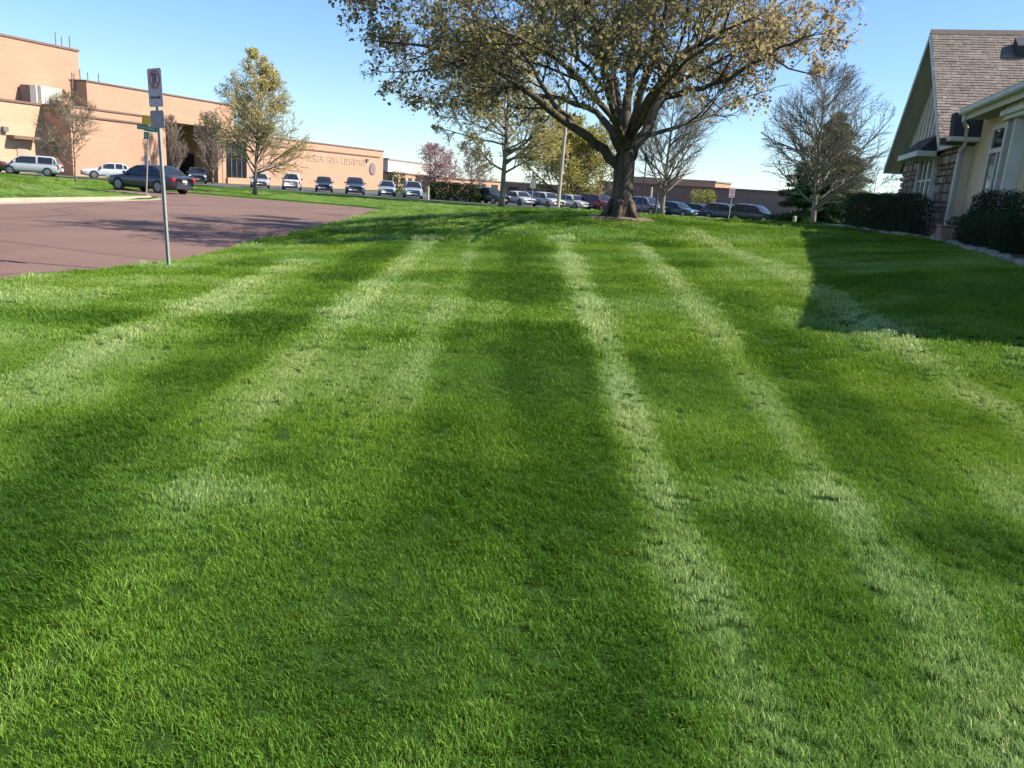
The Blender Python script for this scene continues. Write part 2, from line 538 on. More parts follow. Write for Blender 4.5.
mt, nt, b = new_mat('grass_blade')
ti = N(nt, 'ShaderNodeAttribute', attribute_name='press_sheen', attribute_type='INSTANCER').outputs['Fac']
hu = N(nt, 'ShaderNodeAttribute', attribute_name='hue', attribute_type='INSTANCER').outputs['Fac']
tb = N(nt, 'ShaderNodeAttribute', attribute_name='tone').outputs['Fac']
cA = ramp(nt, ti, [(0, (.062, .155, .012)), (.4, (.165, .315, .036)), (1, (.39, .52, .20))])  # light and dark sheen of the mower stripes painted into the blades
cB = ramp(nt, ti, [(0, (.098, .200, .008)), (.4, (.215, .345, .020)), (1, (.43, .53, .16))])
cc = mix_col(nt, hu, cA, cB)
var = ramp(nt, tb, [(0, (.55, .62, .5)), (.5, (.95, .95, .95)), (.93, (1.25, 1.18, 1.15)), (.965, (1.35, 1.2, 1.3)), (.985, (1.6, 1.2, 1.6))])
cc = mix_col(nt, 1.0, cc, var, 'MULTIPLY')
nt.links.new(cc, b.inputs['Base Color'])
b.inputs['Roughness'].default_value = .48; b.inputs['Specular IOR Level'].default_value = .24
tr = N(nt, 'ShaderNodeBsdfTranslucent'); nt.links.new(cc, tr.inputs['Color'])
mx = N(nt, 'ShaderNodeMixShader'); mx.inputs[0].default_value = .34
nt.links.new(b.outputs[0], mx.inputs[1]); nt.links.new(tr.outputs[0], mx.inputs[2])
nt.links.new(mx.outputs[0], nt.nodes['Material Output'].inputs['Surface'])
GRASS = mt

lib = bpy.data.collections.new('grass_tufts')
NV = 6
for L, (r, nb, w, h0, h1) in enumerate(((.052, 56, .0027, .024, .050), (.10, 100, .0042, .024, .048), (.22, 210, .0076, .024, .048))):
    for k in range(NV):
        lib.objects.link(tuft('tuft_%d_%d' % (L, k), r, nb, w, h0, h1, 100 * L + k, GRASS, .52))

def scatter(y0, y1, dens, lod, scale):
    pts = []
    # wedge in front of the camera with a margin of a few steps to either side
    area_n = int(dens * (y1 - y0) * (2 * (.72 * y1 + 2.5)))
    y = y0 + (y1 - y0) * RNG.random(area_n); hw = .72 * y1 + 2.5
    x = (RNG.random(area_n) * 2 - 1) * hw
    keep = np.abs(x) < .72 * np.clip(y, 0, None) + 2.5
    x, y = x[keep], y[keep]
    dr = sdf(ROAD, x, y)
    k2 = (dr > np.where((x < -12) | (y > 38), .42, .04)) & (sdf(LOT, x, y) > .1) & (sdf(BED, x, y) > 0)
    x, y = x[k2], y[k2]
    dt = np.hypot(x - TREE[0], y - TREE[1])
    k3 = dt > .6 + .4 * RNG.random(len(x))
    x, y = x[k3], y[k3]
    return x, y, np.full(len(x), lod), np.full(len(x), scale)

def hw_(a, b_): return H_P + H_U * a + H_V * (b_ - .28)
BED = [tuple(hw_(a, b_)) for a, b_ in ((9.2, -.9), (8.6, -2.2), (7.2, -2.35), (3, -1.6), (-.3, -1.05), (-1.6, -.6), (-3.5, -.42), (-5.5, -.45), (-8, -.55), (-10.5, -.75), (-14.2, -.9), (-14.2, 9), (9.2, 9))]

parts = [scatter(-1.0, 6.2, 720, 0, .75), scatter(6.2, 15, 190, 1, .95), scatter(15, 38, 38, 2, 1.0), scatter(38, 62, 12, 2, 1.35)]
gxp = np.concatenate([p[0] for p in parts]); gyp = np.concatenate([p[1] for p in parts])
lod = np.concatenate([p[2] for p in parts]); gsc = np.concatenate([p[3] for p in parts])
npt = len(gxp)
press_sheen = mow(gxp, gyp)
hue = np.clip(.25 + .9 * (N1(gxp * .6 + 30, gyp * .9) - .45) + .28 * sstep(0, 5, gxp) + .15 * (RNG.random(npt) - .5), 0, 1)
gzp = ground_h(gxp, gyp) - .02
# blades lie away from the viewer along the light tracks, and stand or lean back in the dark passes
tilt = (press_sheen - .42) * 1.05 + RNG.normal(0, .16, npt)
tdir = math.pi / 2 + RNG.normal(0, .5, npt)
yaw = RNG.random(npt) * 6.283
ax_ = np.stack([-np.sin(tdir), np.cos(tdir), np.zeros(npt)], -1)
ct, st_ = np.cos(tilt), np.sin(tilt)
Rm = ct[:, None, None] * np.eye(3)[None] + (1 - ct)[:, None, None] * ax_[:, :, None] * ax_[:, None, :]
Rm[:, 0, 2] += st_ * ax_[:, 1]; Rm[:, 2, 0] -= st_ * ax_[:, 1]; Rm[:, 1, 2] -= st_ * ax_[:, 0]; Rm[:, 2, 1] += st_ * ax_[:, 0]
Yw = np.zeros((npt, 3, 3)); Yw[:, 0, 0] = Yw[:, 1, 1] = np.cos(yaw); Yw[:, 0, 1] = -np.sin(yaw); Yw[:, 1, 0] = np.sin(yaw); Yw[:, 2, 2] = 1
Rm = Rm @ Yw
rots = np.stack([np.arctan2(Rm[:, 2, 1], Rm[:, 2, 2]), -np.arcsin(np.clip(Rm[:, 2, 0], -1, 1)), np.arctan2(Rm[:, 1, 0], Rm[:, 0, 0])], -1).astype(np.float32)
tall = .8 + .45 * N2(gxp * 2.3 + 7, gyp * 2.3) + .25 * (RNG.random(npt) - .5)
me = bpy.data.meshes.new('lawn_grass')
me.vertices.add(npt)
me.vertices.foreach_set('co', np.stack([gxp, gyp, gzp], -1).astype(np.float32).ravel())
for nm, ty, dat in (('press_sheen', 'FLOAT', press_sheen), ('hue', 'FLOAT', hue), ('size', 'FLOAT', gsc * tall)):
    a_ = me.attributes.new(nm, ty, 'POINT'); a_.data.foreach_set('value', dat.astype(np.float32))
a_ = me.attributes.new('kindex', 'INT', 'POINT'); a_.data.foreach_set('value', (lod * NV + RNG.integers(0, NV, npt)).astype(np.int32))
a_ = me.attributes.new('rot', 'FLOAT_VECTOR', 'POINT'); a_.data.foreach_set('vector', rots.ravel())
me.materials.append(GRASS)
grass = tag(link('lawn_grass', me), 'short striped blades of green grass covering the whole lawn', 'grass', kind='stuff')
ng = bpy.data.node_groups.new('grass_instances', 'GeometryNodeTree')
ng.interface.new_socket('Geometry', in_out='INPUT', socket_type='NodeSocketGeometry')
ng.interface.new_socket('Geometry', in_out='OUTPUT', socket_type='NodeSocketGeometry')
gi = ng.nodes.new('NodeGroupInput'); go = ng.nodes.new('NodeGroupOutput')
ci = ng.nodes.new('GeometryNodeCollectionInfo'); ci.inputs['Collection'].default_value = lib
ci.inputs['Separate Children'].default_value = True; ci.inputs['Reset Children'].default_value = True
iop = ng.nodes.new('GeometryNodeInstanceOnPoints'); iop.inputs['Pick Instance'].default_value = True
def named(nm, ty):
    n = ng.nodes.new('GeometryNodeInputNamedAttribute'); n.data_type = ty; n.inputs['Name'].default_value = nm
    return n.outputs['Attribute']
e2r = ng.nodes.new('FunctionNodeEulerToRotation')
ng.links.new(named('rot', 'FLOAT_VECTOR'), e2r.inputs[0])
ng.links.new(gi.outputs[0], iop.inputs['Points']); ng.links.new(ci.outputs[0], iop.inputs['Instance'])
ng.links.new(named('kindex', 'INT'), iop.inputs['Instance Index'])
ng.links.new(e2r.outputs[0], iop.inputs['Rotation']); ng.links.new(named('size', 'FLOAT'), iop.inputs['Scale'])
ng.links.new(iop.outputs[0], go.inputs[0])
grass.modifiers.new('blades', 'NODES').node_group = ng

# ------------------------------------------------------------------ trees
class Tree:
    def __init__(self, seed):
        self.g = np.random.default_rng(seed); self.poly = []; self.tips = []
    def branch(self, p, d, L, r, lvl, P):
        g = self.g
        n = P['steps'][lvl]; pts = [np.array(p, float)]; d = np.array(d, float); d /= np.linalg.norm(d)
        for i in range(n):
            d = d + g.normal(0, P['wig'][lvl], 3) + np.array([0, 0, P['trop'][lvl]])
            d /= np.linalg.norm(d)
            pts.append(pts[-1] + d * L / n)
        pts = np.array(pts)
        rr = r * (1 - np.linspace(0, 1, n + 1) * (1 - P['tip'][lvl]))
        self.grown(pts, rr, L, lvl, P)
    def grown(self, pts, rr, L, lvl, P):
        g = self.g
        self.poly.append((pts, rr, lvl))
        last = P['levels'] - 1
        if lvl >= last - P.get('leaflvl', 0):
            self.tips.append(pts)
        if lvl >= last: return
        k = P['kids'][lvl]
        k = int(k * (.75 + .5 * g.random()) + .5)
        t0 = P['from'][lvl]; n = len(pts) - 1
        for j in range(k):
            t = t0 + (1 - t0) * ((j + g.random()) / k)
            i = min(n - 1, int(t * n)); fr = t * n - i
            p = pts[i] * (1 - fr) + pts[i + 1] * fr
            d = pts[i + 1] - pts[i]; d = d / (np.linalg.norm(d) + 1e-9)
            ang = math.radians(P['ang'][lvl] * (.75 + .5 * g.random()))
            ref = g.normal(0, 1, 3); side = np.cross(d, ref); side /= np.linalg.norm(side) + 1e-9
            if 'flat' in P and lvl > 0:
                side[2] *= P['flat']; side /= np.linalg.norm(side) + 1e-9
            nd = d * math.cos(ang) + side * math.sin(ang)
            LL = L * P['ratio'][lvl] * (1 - P['shrink'][lvl] * t) * (.7 + .6 * g.random())
            ok = P.get('inside')
            if ok is not None:
                for _ in range(4):
                    if ok(p + nd * LL): break
                    LL *= .65
                if LL < .08: continue
            r2 = min(rr[i] * P['rad'][lvl], LL * .03 + .004)
            self.branch(p, nd, LL, max(r2, P.get('rmin', .004)), lvl + 1, P)
    def wood(self, name, mat, parent, sides=(10, 7, 5, 4, 3, 3)):
        mb = MB()
        for pts, rr, lvl in self.poly:
            mb.tube(pts, rr, sides[min(lvl, len(sides) - 1)], cap=(lvl < 2))
        return mb.build(name, mat, parent, smooth=True)

def leaves_mesh(name, P, size, mat, parent, seed, tone=None, droop=0.0, aspect=.62, up=0.0):
    """one folded leaf (two triangles pairs) per point"""
    g = np.random.default_rng(seed); n = len(P)
    d = g.normal(0, 1, (n, 3)); d[:, 2] -= droop; d /= np.linalg.norm(d, axis=1)[:, None]
    q = g.normal(0, 1, (n, 3)); q[:, 2] *= (1 - up)
    s = np.cross(d, q); s /= np.linalg.norm(s, axis=1)[:, None] + 1e-9
    nrm = np.cross(d, s)
    L = (size * (.6 + .8 * g.random(n)))[:, None]; w = L * aspect * .5
    v = np.stack([P, P + d * L * .5 + s * w + nrm * L * .12, P + d * L, P + d * L * .5 - s * w + nrm * L * .12], 1).reshape(-1, 3)
    me = bpy.data.meshes.new(name)
    me.vertices.add(4 * n); me.vertices.foreach_set('co', v.astype(np.float32).ravel())
    me.loops.add(4 * n); me.loops.foreach_set('vertex_index', np.arange(4 * n, dtype=np.int32))
    me.polygons.add(n); me.polygons.foreach_set('loop_start', np.arange(0, 4 * n, 4, dtype=np.int32))
    t = g.random(n) if tone is None else np.clip(tone + .35 * (g.random(n) - .5), 0, 1)
    a_ = me.attributes.new('tone', 'FLOAT', 'POINT'); a_.data.foreach_set('value', np.repeat(t, 4).astype(np.float32))
    me.materials.append(mat); me.update(); me.validate()
    return link(name, me, parent)

def along(tips, per, g, jit):
    out = []
    for pts in tips:
        k = g.poisson(per)
        if k == 0: continue
        t = .25 + .75 * g.random(k); n = len(pts) - 1
        i = np.minimum(n - 1, (t * n).astype(int)); fr = (t * n - i)[:, None]
        out.append(pts[i] * (1 - fr) + pts[i + 1] * fr + g.normal(0, jit, (k, 3)))
    return np.concatenate(out)

BARK = bark_mat('maple_bark', (.038, .032, .025), (.16, .13, .095), 5)
BARK_G = bark_mat('grey_bark', (.14, .115, .09), (.30, .26, .20), 8)
BARK_D = bark_mat('dark_bark', (.05, .042, .036), (.15, .125, .10), 8)
TWIG = bark_mat('twig_bark', (.18, .14, .115), (.32, .265, .22), 8)

def big_maple():
    base = TREE.copy(); base[2] = gz(TREE[0], TREE[1]) - .05
    root = empty('maple_tree', base)
    T = Tree(11)
    Y0 = TREE[1]
    def L(pts): return np.array([at(px, py, Y0 + dy) for px, py, dy in pts])
    ctr = np.array([1.15, Y0 + .1, 7.45])
    rad = np.array([6.85, 6.8, 5.8])
    def inside(p): return (((p - ctr) / rad) ** 2).sum() < 1 and p[2] > 3.1
    P = dict(levels=5, steps=[6, 6, 5, 4, 3], wig=[.1, .13, .16, .2, .22], trop=[.02, .03, .03, .01, -.02], tip=[.3, .3, .3, .3, .4],
             kids=[9, 7, 6, 5], ang=[45, 48, 50, 50], ratio=[.55, .55, .52, .55], shrink=[.45, .4, .4, .3], rad=[.55, .6, .6, .6],
             **{'from': [.3, .22, .2, .2]}, leaflvl=1, rmin=.006, inside=inside)
    # trunk
    tr = L([(619, 224, 0), (620.5, 214, 0), (622, 200, 0), (623, 185, 0), (624, 170, 0), (625.5, 156, 0), (626.5, 142, 0.1), (627, 128, .2)])
    T.poly.append((tr, np.array([.345, .305, .27, .25, .255, .24, .18, .09]), 0))
    limbs = [  # points, start radius, end radius
        ([(621, 170, 0), (610, 158, -.1), (597, 143, -.3), (580, 131, -.5), (562, 117, -.7), (542, 102, -.9), (520, 86, -1.2), (498, 70, -1.4), (470, 58, -1.6), (440, 50, -1.8), (405, 44, -1.9), (372, 40, -2.0)], .23, .05),
        ([(578, 131, -.5), (556, 108, -.2), (545, 88, .1), (532, 66, .4), (515, 44, .8), (497, 20, 1.1), (480, -15, 1.4)], .13, .03),
        ([(620, 150, .1), (612, 128, .5), (596, 112, 1.0), (575, 103, 1.4), (550, 96, 1.9), (520, 92, 2.4), (490, 84, 2.9), (455, 66, 3.4), (415, 52, 3.6)], .17, .03),
        ([(622, 155, -.1), (618, 125, -.4), (610, 95, -.8), (604, 70, -1.1), (598, 40, -1.5), (588, 5, -2), (575, -50, -2.6), (560, -110, -3)], .19, .04),
        ([(626, 150, .1), (627, 118, .4), (629, 85, .6), (633, 50, .9), (638, 10, 1.2), (640, -40, 1.4), (635, -110, 1.6), (628, -170, 1.8)], .24, .04),
        ([(627, 148, -.2), (637, 112, -.5), (648, 78, -.9), (659, 45, -1.3), (668, 10, -1.7), (676, -40, -2.1), (690, -110, -2.6)], .21, .04),
        ([(630, 158, 0), (643, 132, .1), (655, 108, .3), (668, 88, .5), (683, 68, .8), (700, 46, 1.1), (716, 22, 1.4), (735, -10, 1.8), (760, -50, 2.2), (790, -85, 2.5)], .26, .05),
        ([(664, 97, .4), (690, 92, .2), (715, 86, 0), (740, 72, -.3), (765, 55, -.6), (792, 42, -.9), (822, 34, -1.1)], .14, .03),
        ([(640, 136, .2), (668, 130, .9), (690, 124, 1.4), (712, 113, 1.8), (735, 100, 2.2), (762, 92, 2.6), (790, 84, 3.0)], .10, .02),
        ([(629, 145, -.1), (640, 110, -1.0), (660, 80, -2.0), (690, 52, -3.0), (725, 30, -3.8), (765, 12, -4.4)], .15, .03),
        ([(624, 140, .3), (620, 100, 1.4), (612, 62, 2.5), (600, 25, 3.6), (585, -20, 4.5), (570, -60, 5.0)], .16, .03),
        ([(622, 135, -.4), (600, 98, -1.5), (570, 68, -2.6), (535, 44, -3.5), (495, 26, -4.2), (450, 16, -4.6)], .14, .03),
        ([(650, 116, .4), (672, 82, 1.6), (700, 54, 2.8), (730, 28, 3.8), (770, 8, 4.5), (805, -5, 4.8)], .13, .03),
        ([(624, 140, -.5), (612, 105, -2.0), (596, 78, -3.6), (578, 58, -5.0), (556, 44, -6.0)], .13, .03),
        ([(632, 135, -.4), (652, 100, -2.2), (672, 74, -3.8), (694, 52, -5.2), (720, 36, -6.0)], .12, .03),
        ([(612, 62, -1.1), (585, 20, -1.4), (545, -15, -1.5), (500, -35, -1.6), (455, -40, -1.6), (410, -30, -1.4), (370, -10, -1.2)], .10, .03),
        ([(470, 58, -1.6), (445, 66, -1.2), (420, 72, -.9), (398, 72, -.6), (375, 70, -.4)], .05, .02),
        ([(520, 86, -1.2), (495, 92, -.8), (468, 96, -.3), (442, 98, 0)], .05, .02),
        ([(765, 55, -.6), (790, 68, -.4), (812, 76, -.2), (832, 78, 0)], .05, .02),
    ]
    for pts, r0, r1 in limbs:
        p = L(pts)
        # resample smoothly
        t = np.linspace(0, 1, len(p)); tt = np.linspace(0, 1, len(p) * 2 - 1)
        p = np.stack([np.interp(tt, t, p[:, k]) for k in range(3)], -1)
        p[1:-1] = (p[:-2] + 2 * p[1:-1] + p[2:]) / 4
        p[1:-1] += T.g.normal(0, .03, (len(p) - 2, 3))
        rr = np.linspace((r0 * .60) ** .8, (r1 * .35) ** .8, len(p)) ** 1.25
        Ln = np.linalg.norm(np.diff(p, axis=0), axis=1).sum()
        PP = dict(P); PP['ratio'] = [min(.55, 2.6 / Ln)] + P['ratio'][1:]; PP['kids'] = [int(4 + Ln * 1.15)] + P['kids'][1:]
        T.grown(p, rr, Ln, 0, PP)
    for q in T.poly: q[0][:] -= np.array([root.location.x, root.location.y, root.location.z])
    tips = [t for t in T.tips]
    # flared roots
    for k in range(6):
        a = k * 1.047 + .3
        pts = np.array([[math.cos(a) * .22, math.sin(a) * .22, .42], [math.cos(a) * .36, math.sin(a) * .36, .17], [math.cos(a) * .50, math.sin(a) * .50, .02], [math.cos(a) * .68, math.sin(a) * .68, -.09]])
        T.poly.append((pts, np.array([.10, .085, .06, .03]), 1))
    T.wood('trunk', BARK, root, sides=(14, 7, 5, 3, 3, 3))
    g = np.random.default_rng(5)
    B_ = along(tips, .155, g, .05)
    B_ = np.concatenate([B_, B_[B_[:, 2] > 6.0] + g.normal(0, .12, (int((B_[:, 2] > 6.0).sum()), 3))])   # extra leaves above the view, added to deepen the crown's shadow
    P_ = np.repeat(B_, 6, axis=0) + g.normal(0, .075, (6 * len(B_), 3))
    # young leaf bunches: three or four leaves from each bud
    tone = np.clip(.42 + .09 * (P_[:, 0] + .8) + .25 * (N1(P_[:, 0] * .9 + 20, P_[:, 2] * .9 + P_[:, 1] * .7) - .5), 0, 1)  # sunlit right and shaded left of the crown put into leaf colour
    leaves_mesh('crown', P_, .092, MAPLE_LEAF, root, 6, tone, droop=.5, aspect=.75)
    print('maple leaves', len(P_), 'twigs', len(T.poly))
    return tag(root, 'large spreading maple with young olive and tan leaves on the lawn crest', 'tree')

MAPLE_LEAF = foliage('maple_leaf', [(0, (.20, .19, .085)), (.35, (.31, .275, .115)), (.65, (.42, .335, .14)), (1, (.56, .40, .19))], .48)

def generic_tree(name, label, base, height, width, seed, bark, leafmat=None, per=2.0, leafsize=.1, vase=True, trunk=.18, kids=(16, 9, 7), trunk_r=.16, up=.055, tone=.5, ang=(58, 42, 40), bare_group=None, lean=0.0, wob=.05, jit=.05, rmin=.011, lv=4, cone=False):
    root = empty(name, base)
    T = Tree(seed); g = T.g
    c = np.array([0, 0, height * (.5 + trunk / 2)])
    rd = np.array([width / 2, width / 2, height * (1 - trunk) / 2]) * 1.06
    def inside(p):
        if cone:
            f = (p[2] - trunk * height * .8) / (height * (1 - trunk * .8))
            return 0 < f < 1 and math.hypot(p[0], p[1]) < width / 2 * min(1, f / .22 + .35) * (1.02 - f) ** .6 * 1.1
        return (((p - c) / rd) ** 2).sum() < 1.0
    P = dict(levels=lv, steps=[8, 6, 4, 3, 2], wig=[wob * .5, wob, wob * 1.8, wob * 2.2, .1], trop=[.0, up, up * .7, up * .3, 0], tip=[.12, .25, .3, .35, .4],
             kids=list(kids), ang=list(ang) + [40], ratio=[.62, .5, .45, .5], shrink=[.62, .4, .35, .3], rad=[.5, .55, .6, .6],
             **{'from': [trunk, .2, .15, .15]}, leaflvl=1, rmin=rmin, inside=inside)
    pts = np.array([[lean * t * height + g.normal(0, .02) * (0 < t), g.normal(0, .02) * (0 < t), t * height * .93] for t in np.linspace(0, 1, 11)])
    rr = trunk_r * (1 - np.linspace(0, 1, 11) * .92); rr[0] *= 1.35
    T.grown(pts, rr, height * .93, 0, P)
    T.wood('trunk', bark, root)
    if leafmat is not None:
        Pn = along(T.tips, per, g, jit)
        tn = np.clip(tone + .4 * (N2(Pn[:, 0] * .8 + seed, Pn[:, 2] * .8 + Pn[:, 1] * .5) - .5), 0, 1)
        leaves_mesh('crown', Pn, leafsize, leafmat, root, seed + 1, tn, droop=.2)
        print(name, seed, 'leaves', len(Pn), 'twigs', len(T.poly))
    return tag(root, label, 'tree')

YEL = foliage('yellow_bud', [(0, (.26, .23, .07)), (.5, (.46, .40, .12)), (1, (.64, .54, .17))], .35)
LIME = foliage('lime_leaf', [(0, (.15, .16, .03)), (.5, (.29, .28, .05)), (1, (.44, .38, .08))], .35)
OLIVE = foliage('olive_bud', [(0, (.10, .10, .03)), (.5, (.20, .185, .05)), (1, (.33, .28, .085))], .3)
TAN = foliage('tan_bud', [(0, (.16, .11, .06)), (.5, (.26, .19, .09)), (1, (.36, .28, .12))], .3)
PINK = foliage('pink_blossom', [(0, (.28, .17, .15)), (.5, (.47, .30, .29)), (1, (.62, .46, .45))], .35)
PINE = foliage('pine_needles', [(0, (.04, .09, .03)), (.5, (.09, .16, .05)), (1, (.17, .25, .07))], .15)
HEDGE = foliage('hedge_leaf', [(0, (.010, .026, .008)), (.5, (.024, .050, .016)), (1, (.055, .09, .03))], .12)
SHRUB = foliage('shrub_leaf', [(0, (.02, .045, .012)), (.5, (.05, .09, .025)), (1, (.10, .15, .045))], .2)

def gbase(px, Yd, py=190):
    p = at(px, py, Yd); return (p[0], p[1], gz(p[0], p[1]) - .04)

big_maple()
generic_tree('ornamental_tree', 'upright pale yellow green tree on the strip before the brick wall', gbase(255, 52, 193), 8.9, 8.6, 21, BARK_G, YEL, 3.4, .085, trunk=.12, kids=(60, 13, 8), trunk_r=.13, up=.055, ang=(62, 40, 40), tone=.85, cone=True, lean=.05)
generic_tree('young_tree', 'small thin tree with tan buds on the grass by the silver minivan', gbase(76, 54, 182), 5.8, 4.6, 22, BARK_G, TAN, 1.3, .075, trunk=.18, kids=(36, 12, 7), trunk_r=.06, up=.07, tone=.85, rmin=.012)
generic_tree('multi_stem_tree', 'twiggy bare brown tree at the right corner of the school entrance', gbase(213, 86, 183), 7.4, 4.0, 23, TWIG, TAN, .5, .12, trunk=.08, kids=(30, 10, 6), trunk_r=.09, up=.12, ang=(38, 30, 35), tone=.3, rmin=.016)
generic_tree('multi_stem_tree', 'twiggy bare brown tree on the left of the school entrance', gbase(174, 88, 183), 7.0, 3.2, 24, TWIG, TAN, .4, .12, trunk=.08, kids=(28, 10, 6), trunk_r=.09, up=.12, ang=(36, 30, 35), tone=.3, rmin=.016)
generic_tree('budding_tree', 'tall open tree with pale green buds left of the light pole', gbase(502, 70, 201), 14.5, 13.2, 25, BARK_G, YEL, 9.0, .125, trunk=.2, kids=(44, 14, 8), trunk_r=.25, up=.03, ang=(66, 45, 40), wob=.10, tone=.8, rmin=.016)
generic_tree('leafy_tree', 'rounded yellow green tree behind the white parked cars', gbase(566, 98, 200), 10.2, 13.0, 26, BARK_D, LIME, 5.0, .24, trunk=.04, kids=(34, 12, 8), trunk_r=.2, up=.05, ang=(60, 42, 40), tone=.8, jit=.25, rmin=.016)
generic_tree('budding_tree', 'hazy pale green tree seen just left of the maple trunk', gbase(600, 112, 200), 11.5, 9.5, 27, BARK_G, OLIVE, 1.3, .24, trunk=.16, kids=(28, 11, 7), trunk_r=.18, up=.06, tone=.5, rmin=.016)
generic_tree('blossom_tree', 'drooping pink blossom tree at the left end of the shrub row', gbase(434, 88, 195), 5.8, 7.2, 28, BARK_D, PINK, 2.2, .17, trunk=.1, kids=(28, 11, 7), trunk_r=.13, up=-.02, ang=(50, 45, 45), tone=.55, jit=.15, rmin=.014)
generic_tree('blossom_tree', 'smaller mauve pink blossom tree right of the green shrubs', gbase(470, 84, 197), 5.6, 5.6, 29, BARK_D, PINK, 1.0, .14, trunk=.18, kids=(22, 10, 7), trunk_r=.09, up=.05, ang=(50, 45, 45), tone=.3, jit=.12, rmin=.014)
generic_tree('bare_tree', 'bare vase shaped tree right behind the maple trunk', gbase(662, 66, 211), 10.2, 11.6, 30, BARK_G, None, trunk=.16, kids=(48, 14, 9), trunk_r=.21, up=.045, ang=(50, 32, 32), wob=.05, rmin=.012)
generic_tree('bare_tree', 'large bare tree in front of the dark evergreen', gbase(813, 52, 223), 10.0, 7.9, 31, BARK_G, OLIVE, .25, .06, trunk=.14, kids=(52, 14, 9), trunk_r=.19, up=.05, ang=(54, 34, 34), wob=.06, lean=-.06, rmin=.010)
generic_tree('bare_tree', 'small bare tree between the evergreen and the house hedge', gbase(872, 62, 205), 5.2, 5.0, 32, TWIG, TAN, .25, .1, trunk=.18, kids=(18, 9, 6), trunk_r=.06, up=.07)

def conifer(label, base, height, width, seed):
    root = empty('evergreen_tree', base)
    g = np.random.default_rng(seed); mb = MB(); pts = []
    mb.tube([[0, 0, 0], [0, 0, height * .5], [0, 0, height]], [.17, .10, .02], 8)
    z = .35
    while z < height * .98:
        rr = (width / 2) * (1 - z / height) ** .8 + .12
        k = int(6 + 5 * (1 - z / height))
        for j in range(k):
            a = g.random() * 6.283; L = rr * (.72 + .45 * g.random())
            d = np.array([math.cos(a), math.sin(a), .05]); p0 = np.array([0, 0, z + g.normal(0, .08)])
            p = [p0 + d * L * t + np.array([0, 0, -.22 * L * t * t + .10 * L * t ** 3]) for t in np.linspace(0, 1, 5)]
            mb.tube(p, np.linspace(.03, .006, 5), 3, cap=False)
            n = int(170 * L + 40)
            t = g.random(n) ** .7; i = np.minimum(3, (t * 4).astype(int)); fr = (t * 4 - i)[:, None]
            pp = np.array(p); q = pp[i] * (1 - fr) + pp[i + 1] * fr
            sp = (.10 + .30 * (1 - t) * t * 2)[:, None] * min(1, L)
            q = q + g.normal(0, 1, (n, 3)) * sp * np.array([1, 1, .3])
            pts.append(q)
        z += .33 * (1.05 - .3 * z / height)
    mb.build('trunk', BARK_D, root)
    Pn = np.concatenate(pts)
    leaves_mesh('crown', Pn, .24, PINE, root, seed, np.clip(.4 + .5 * (g.random(len(Pn)) - .5), 0, 1), droop=.1, aspect=.28)
    return tag(root, label, 'tree')
conifer('dark green evergreen tree behind the large bare tree', gbase(824, 66, 214), 9.2, 8.6, 41)

def hedge(name, label, corner_pts, height, mat, seed, dens=900, leaf=.055, rough=.08, group=None, cat='hedge'):
    """a clipped hedge along a 2D footprint polygon: stems inside, leaves through an outer shell"""
    poly = [tuple(p) for p in corner_pts]
    cx = sum(p[0] for p in poly) / len(poly); cy = sum(p[1] for p in poly) / len(poly)
    z0 = gz(cx, cy) - .03
    root = empty(name, (cx, cy, z0))
    g = np.random.default_rng(seed)
    xs = [p[0] for p in poly]; ys = [p[1] for p in poly]
    A = (max(xs) - min(xs) + .4) * (max(ys) - min(ys) + .4)
    n = int(A * height * dens * 2.2)
    x = min(xs) - .2 + (max(xs) - min(xs) + .4) * g.random(n); y = min(ys) - .2 + (max(ys) - min(ys) + .4) * g.random(n)
    z = height * 1.06 * g.random(n)
    s = sdf(poly, x, y)
    lump = rough * (N1(x * 3.1 + seed, y * 3.1 + z * 2.3) - .5) * 2 + rough * (N2(x * 7 + z * 5, y * 7 + seed) - .5)
    ztop = height * (1 + .5 * lump) - .16 * np.clip(1 + (s + .05) / .22, 0, 1) ** 2
    inside = (s < lump * .8) & (z < ztop)
    deep = (s < -.28) & (z < ztop - .25)
    thin = deep & (g.random(n) > .22)
    k = inside & ~thin
    P = np.stack([x[k] - cx, y[k] - cy, z[k]], -1)
    leaves_mesh('foliage', P, leaf, mat, root, seed, np.clip(.45 + .5 * (g.random(len(P)) - .5), 0, 1), droop=-.3)
    sm = MB().tube([[0, 0, -.03], [.03, -.02, height * .45], [-.02, .05, height * .82]], [.022, .015, .006], 5).mesh('stem', BARK_D)
    m_ = 0
    while m_ < 6:
        px_, py_ = min(xs) + (max(xs) - min(xs)) * g.random(), min(ys) + (max(ys) - min(ys)) * g.random()
        if float(sdf(poly, np.array([px_]), np.array([py_]))[0]) > -.1: m_ += .1; continue
        m_ += 1
        link('stem', sm, root).location = (px_ - cx, py_ - cy, 0)
    return tag(root, label, cat, group)

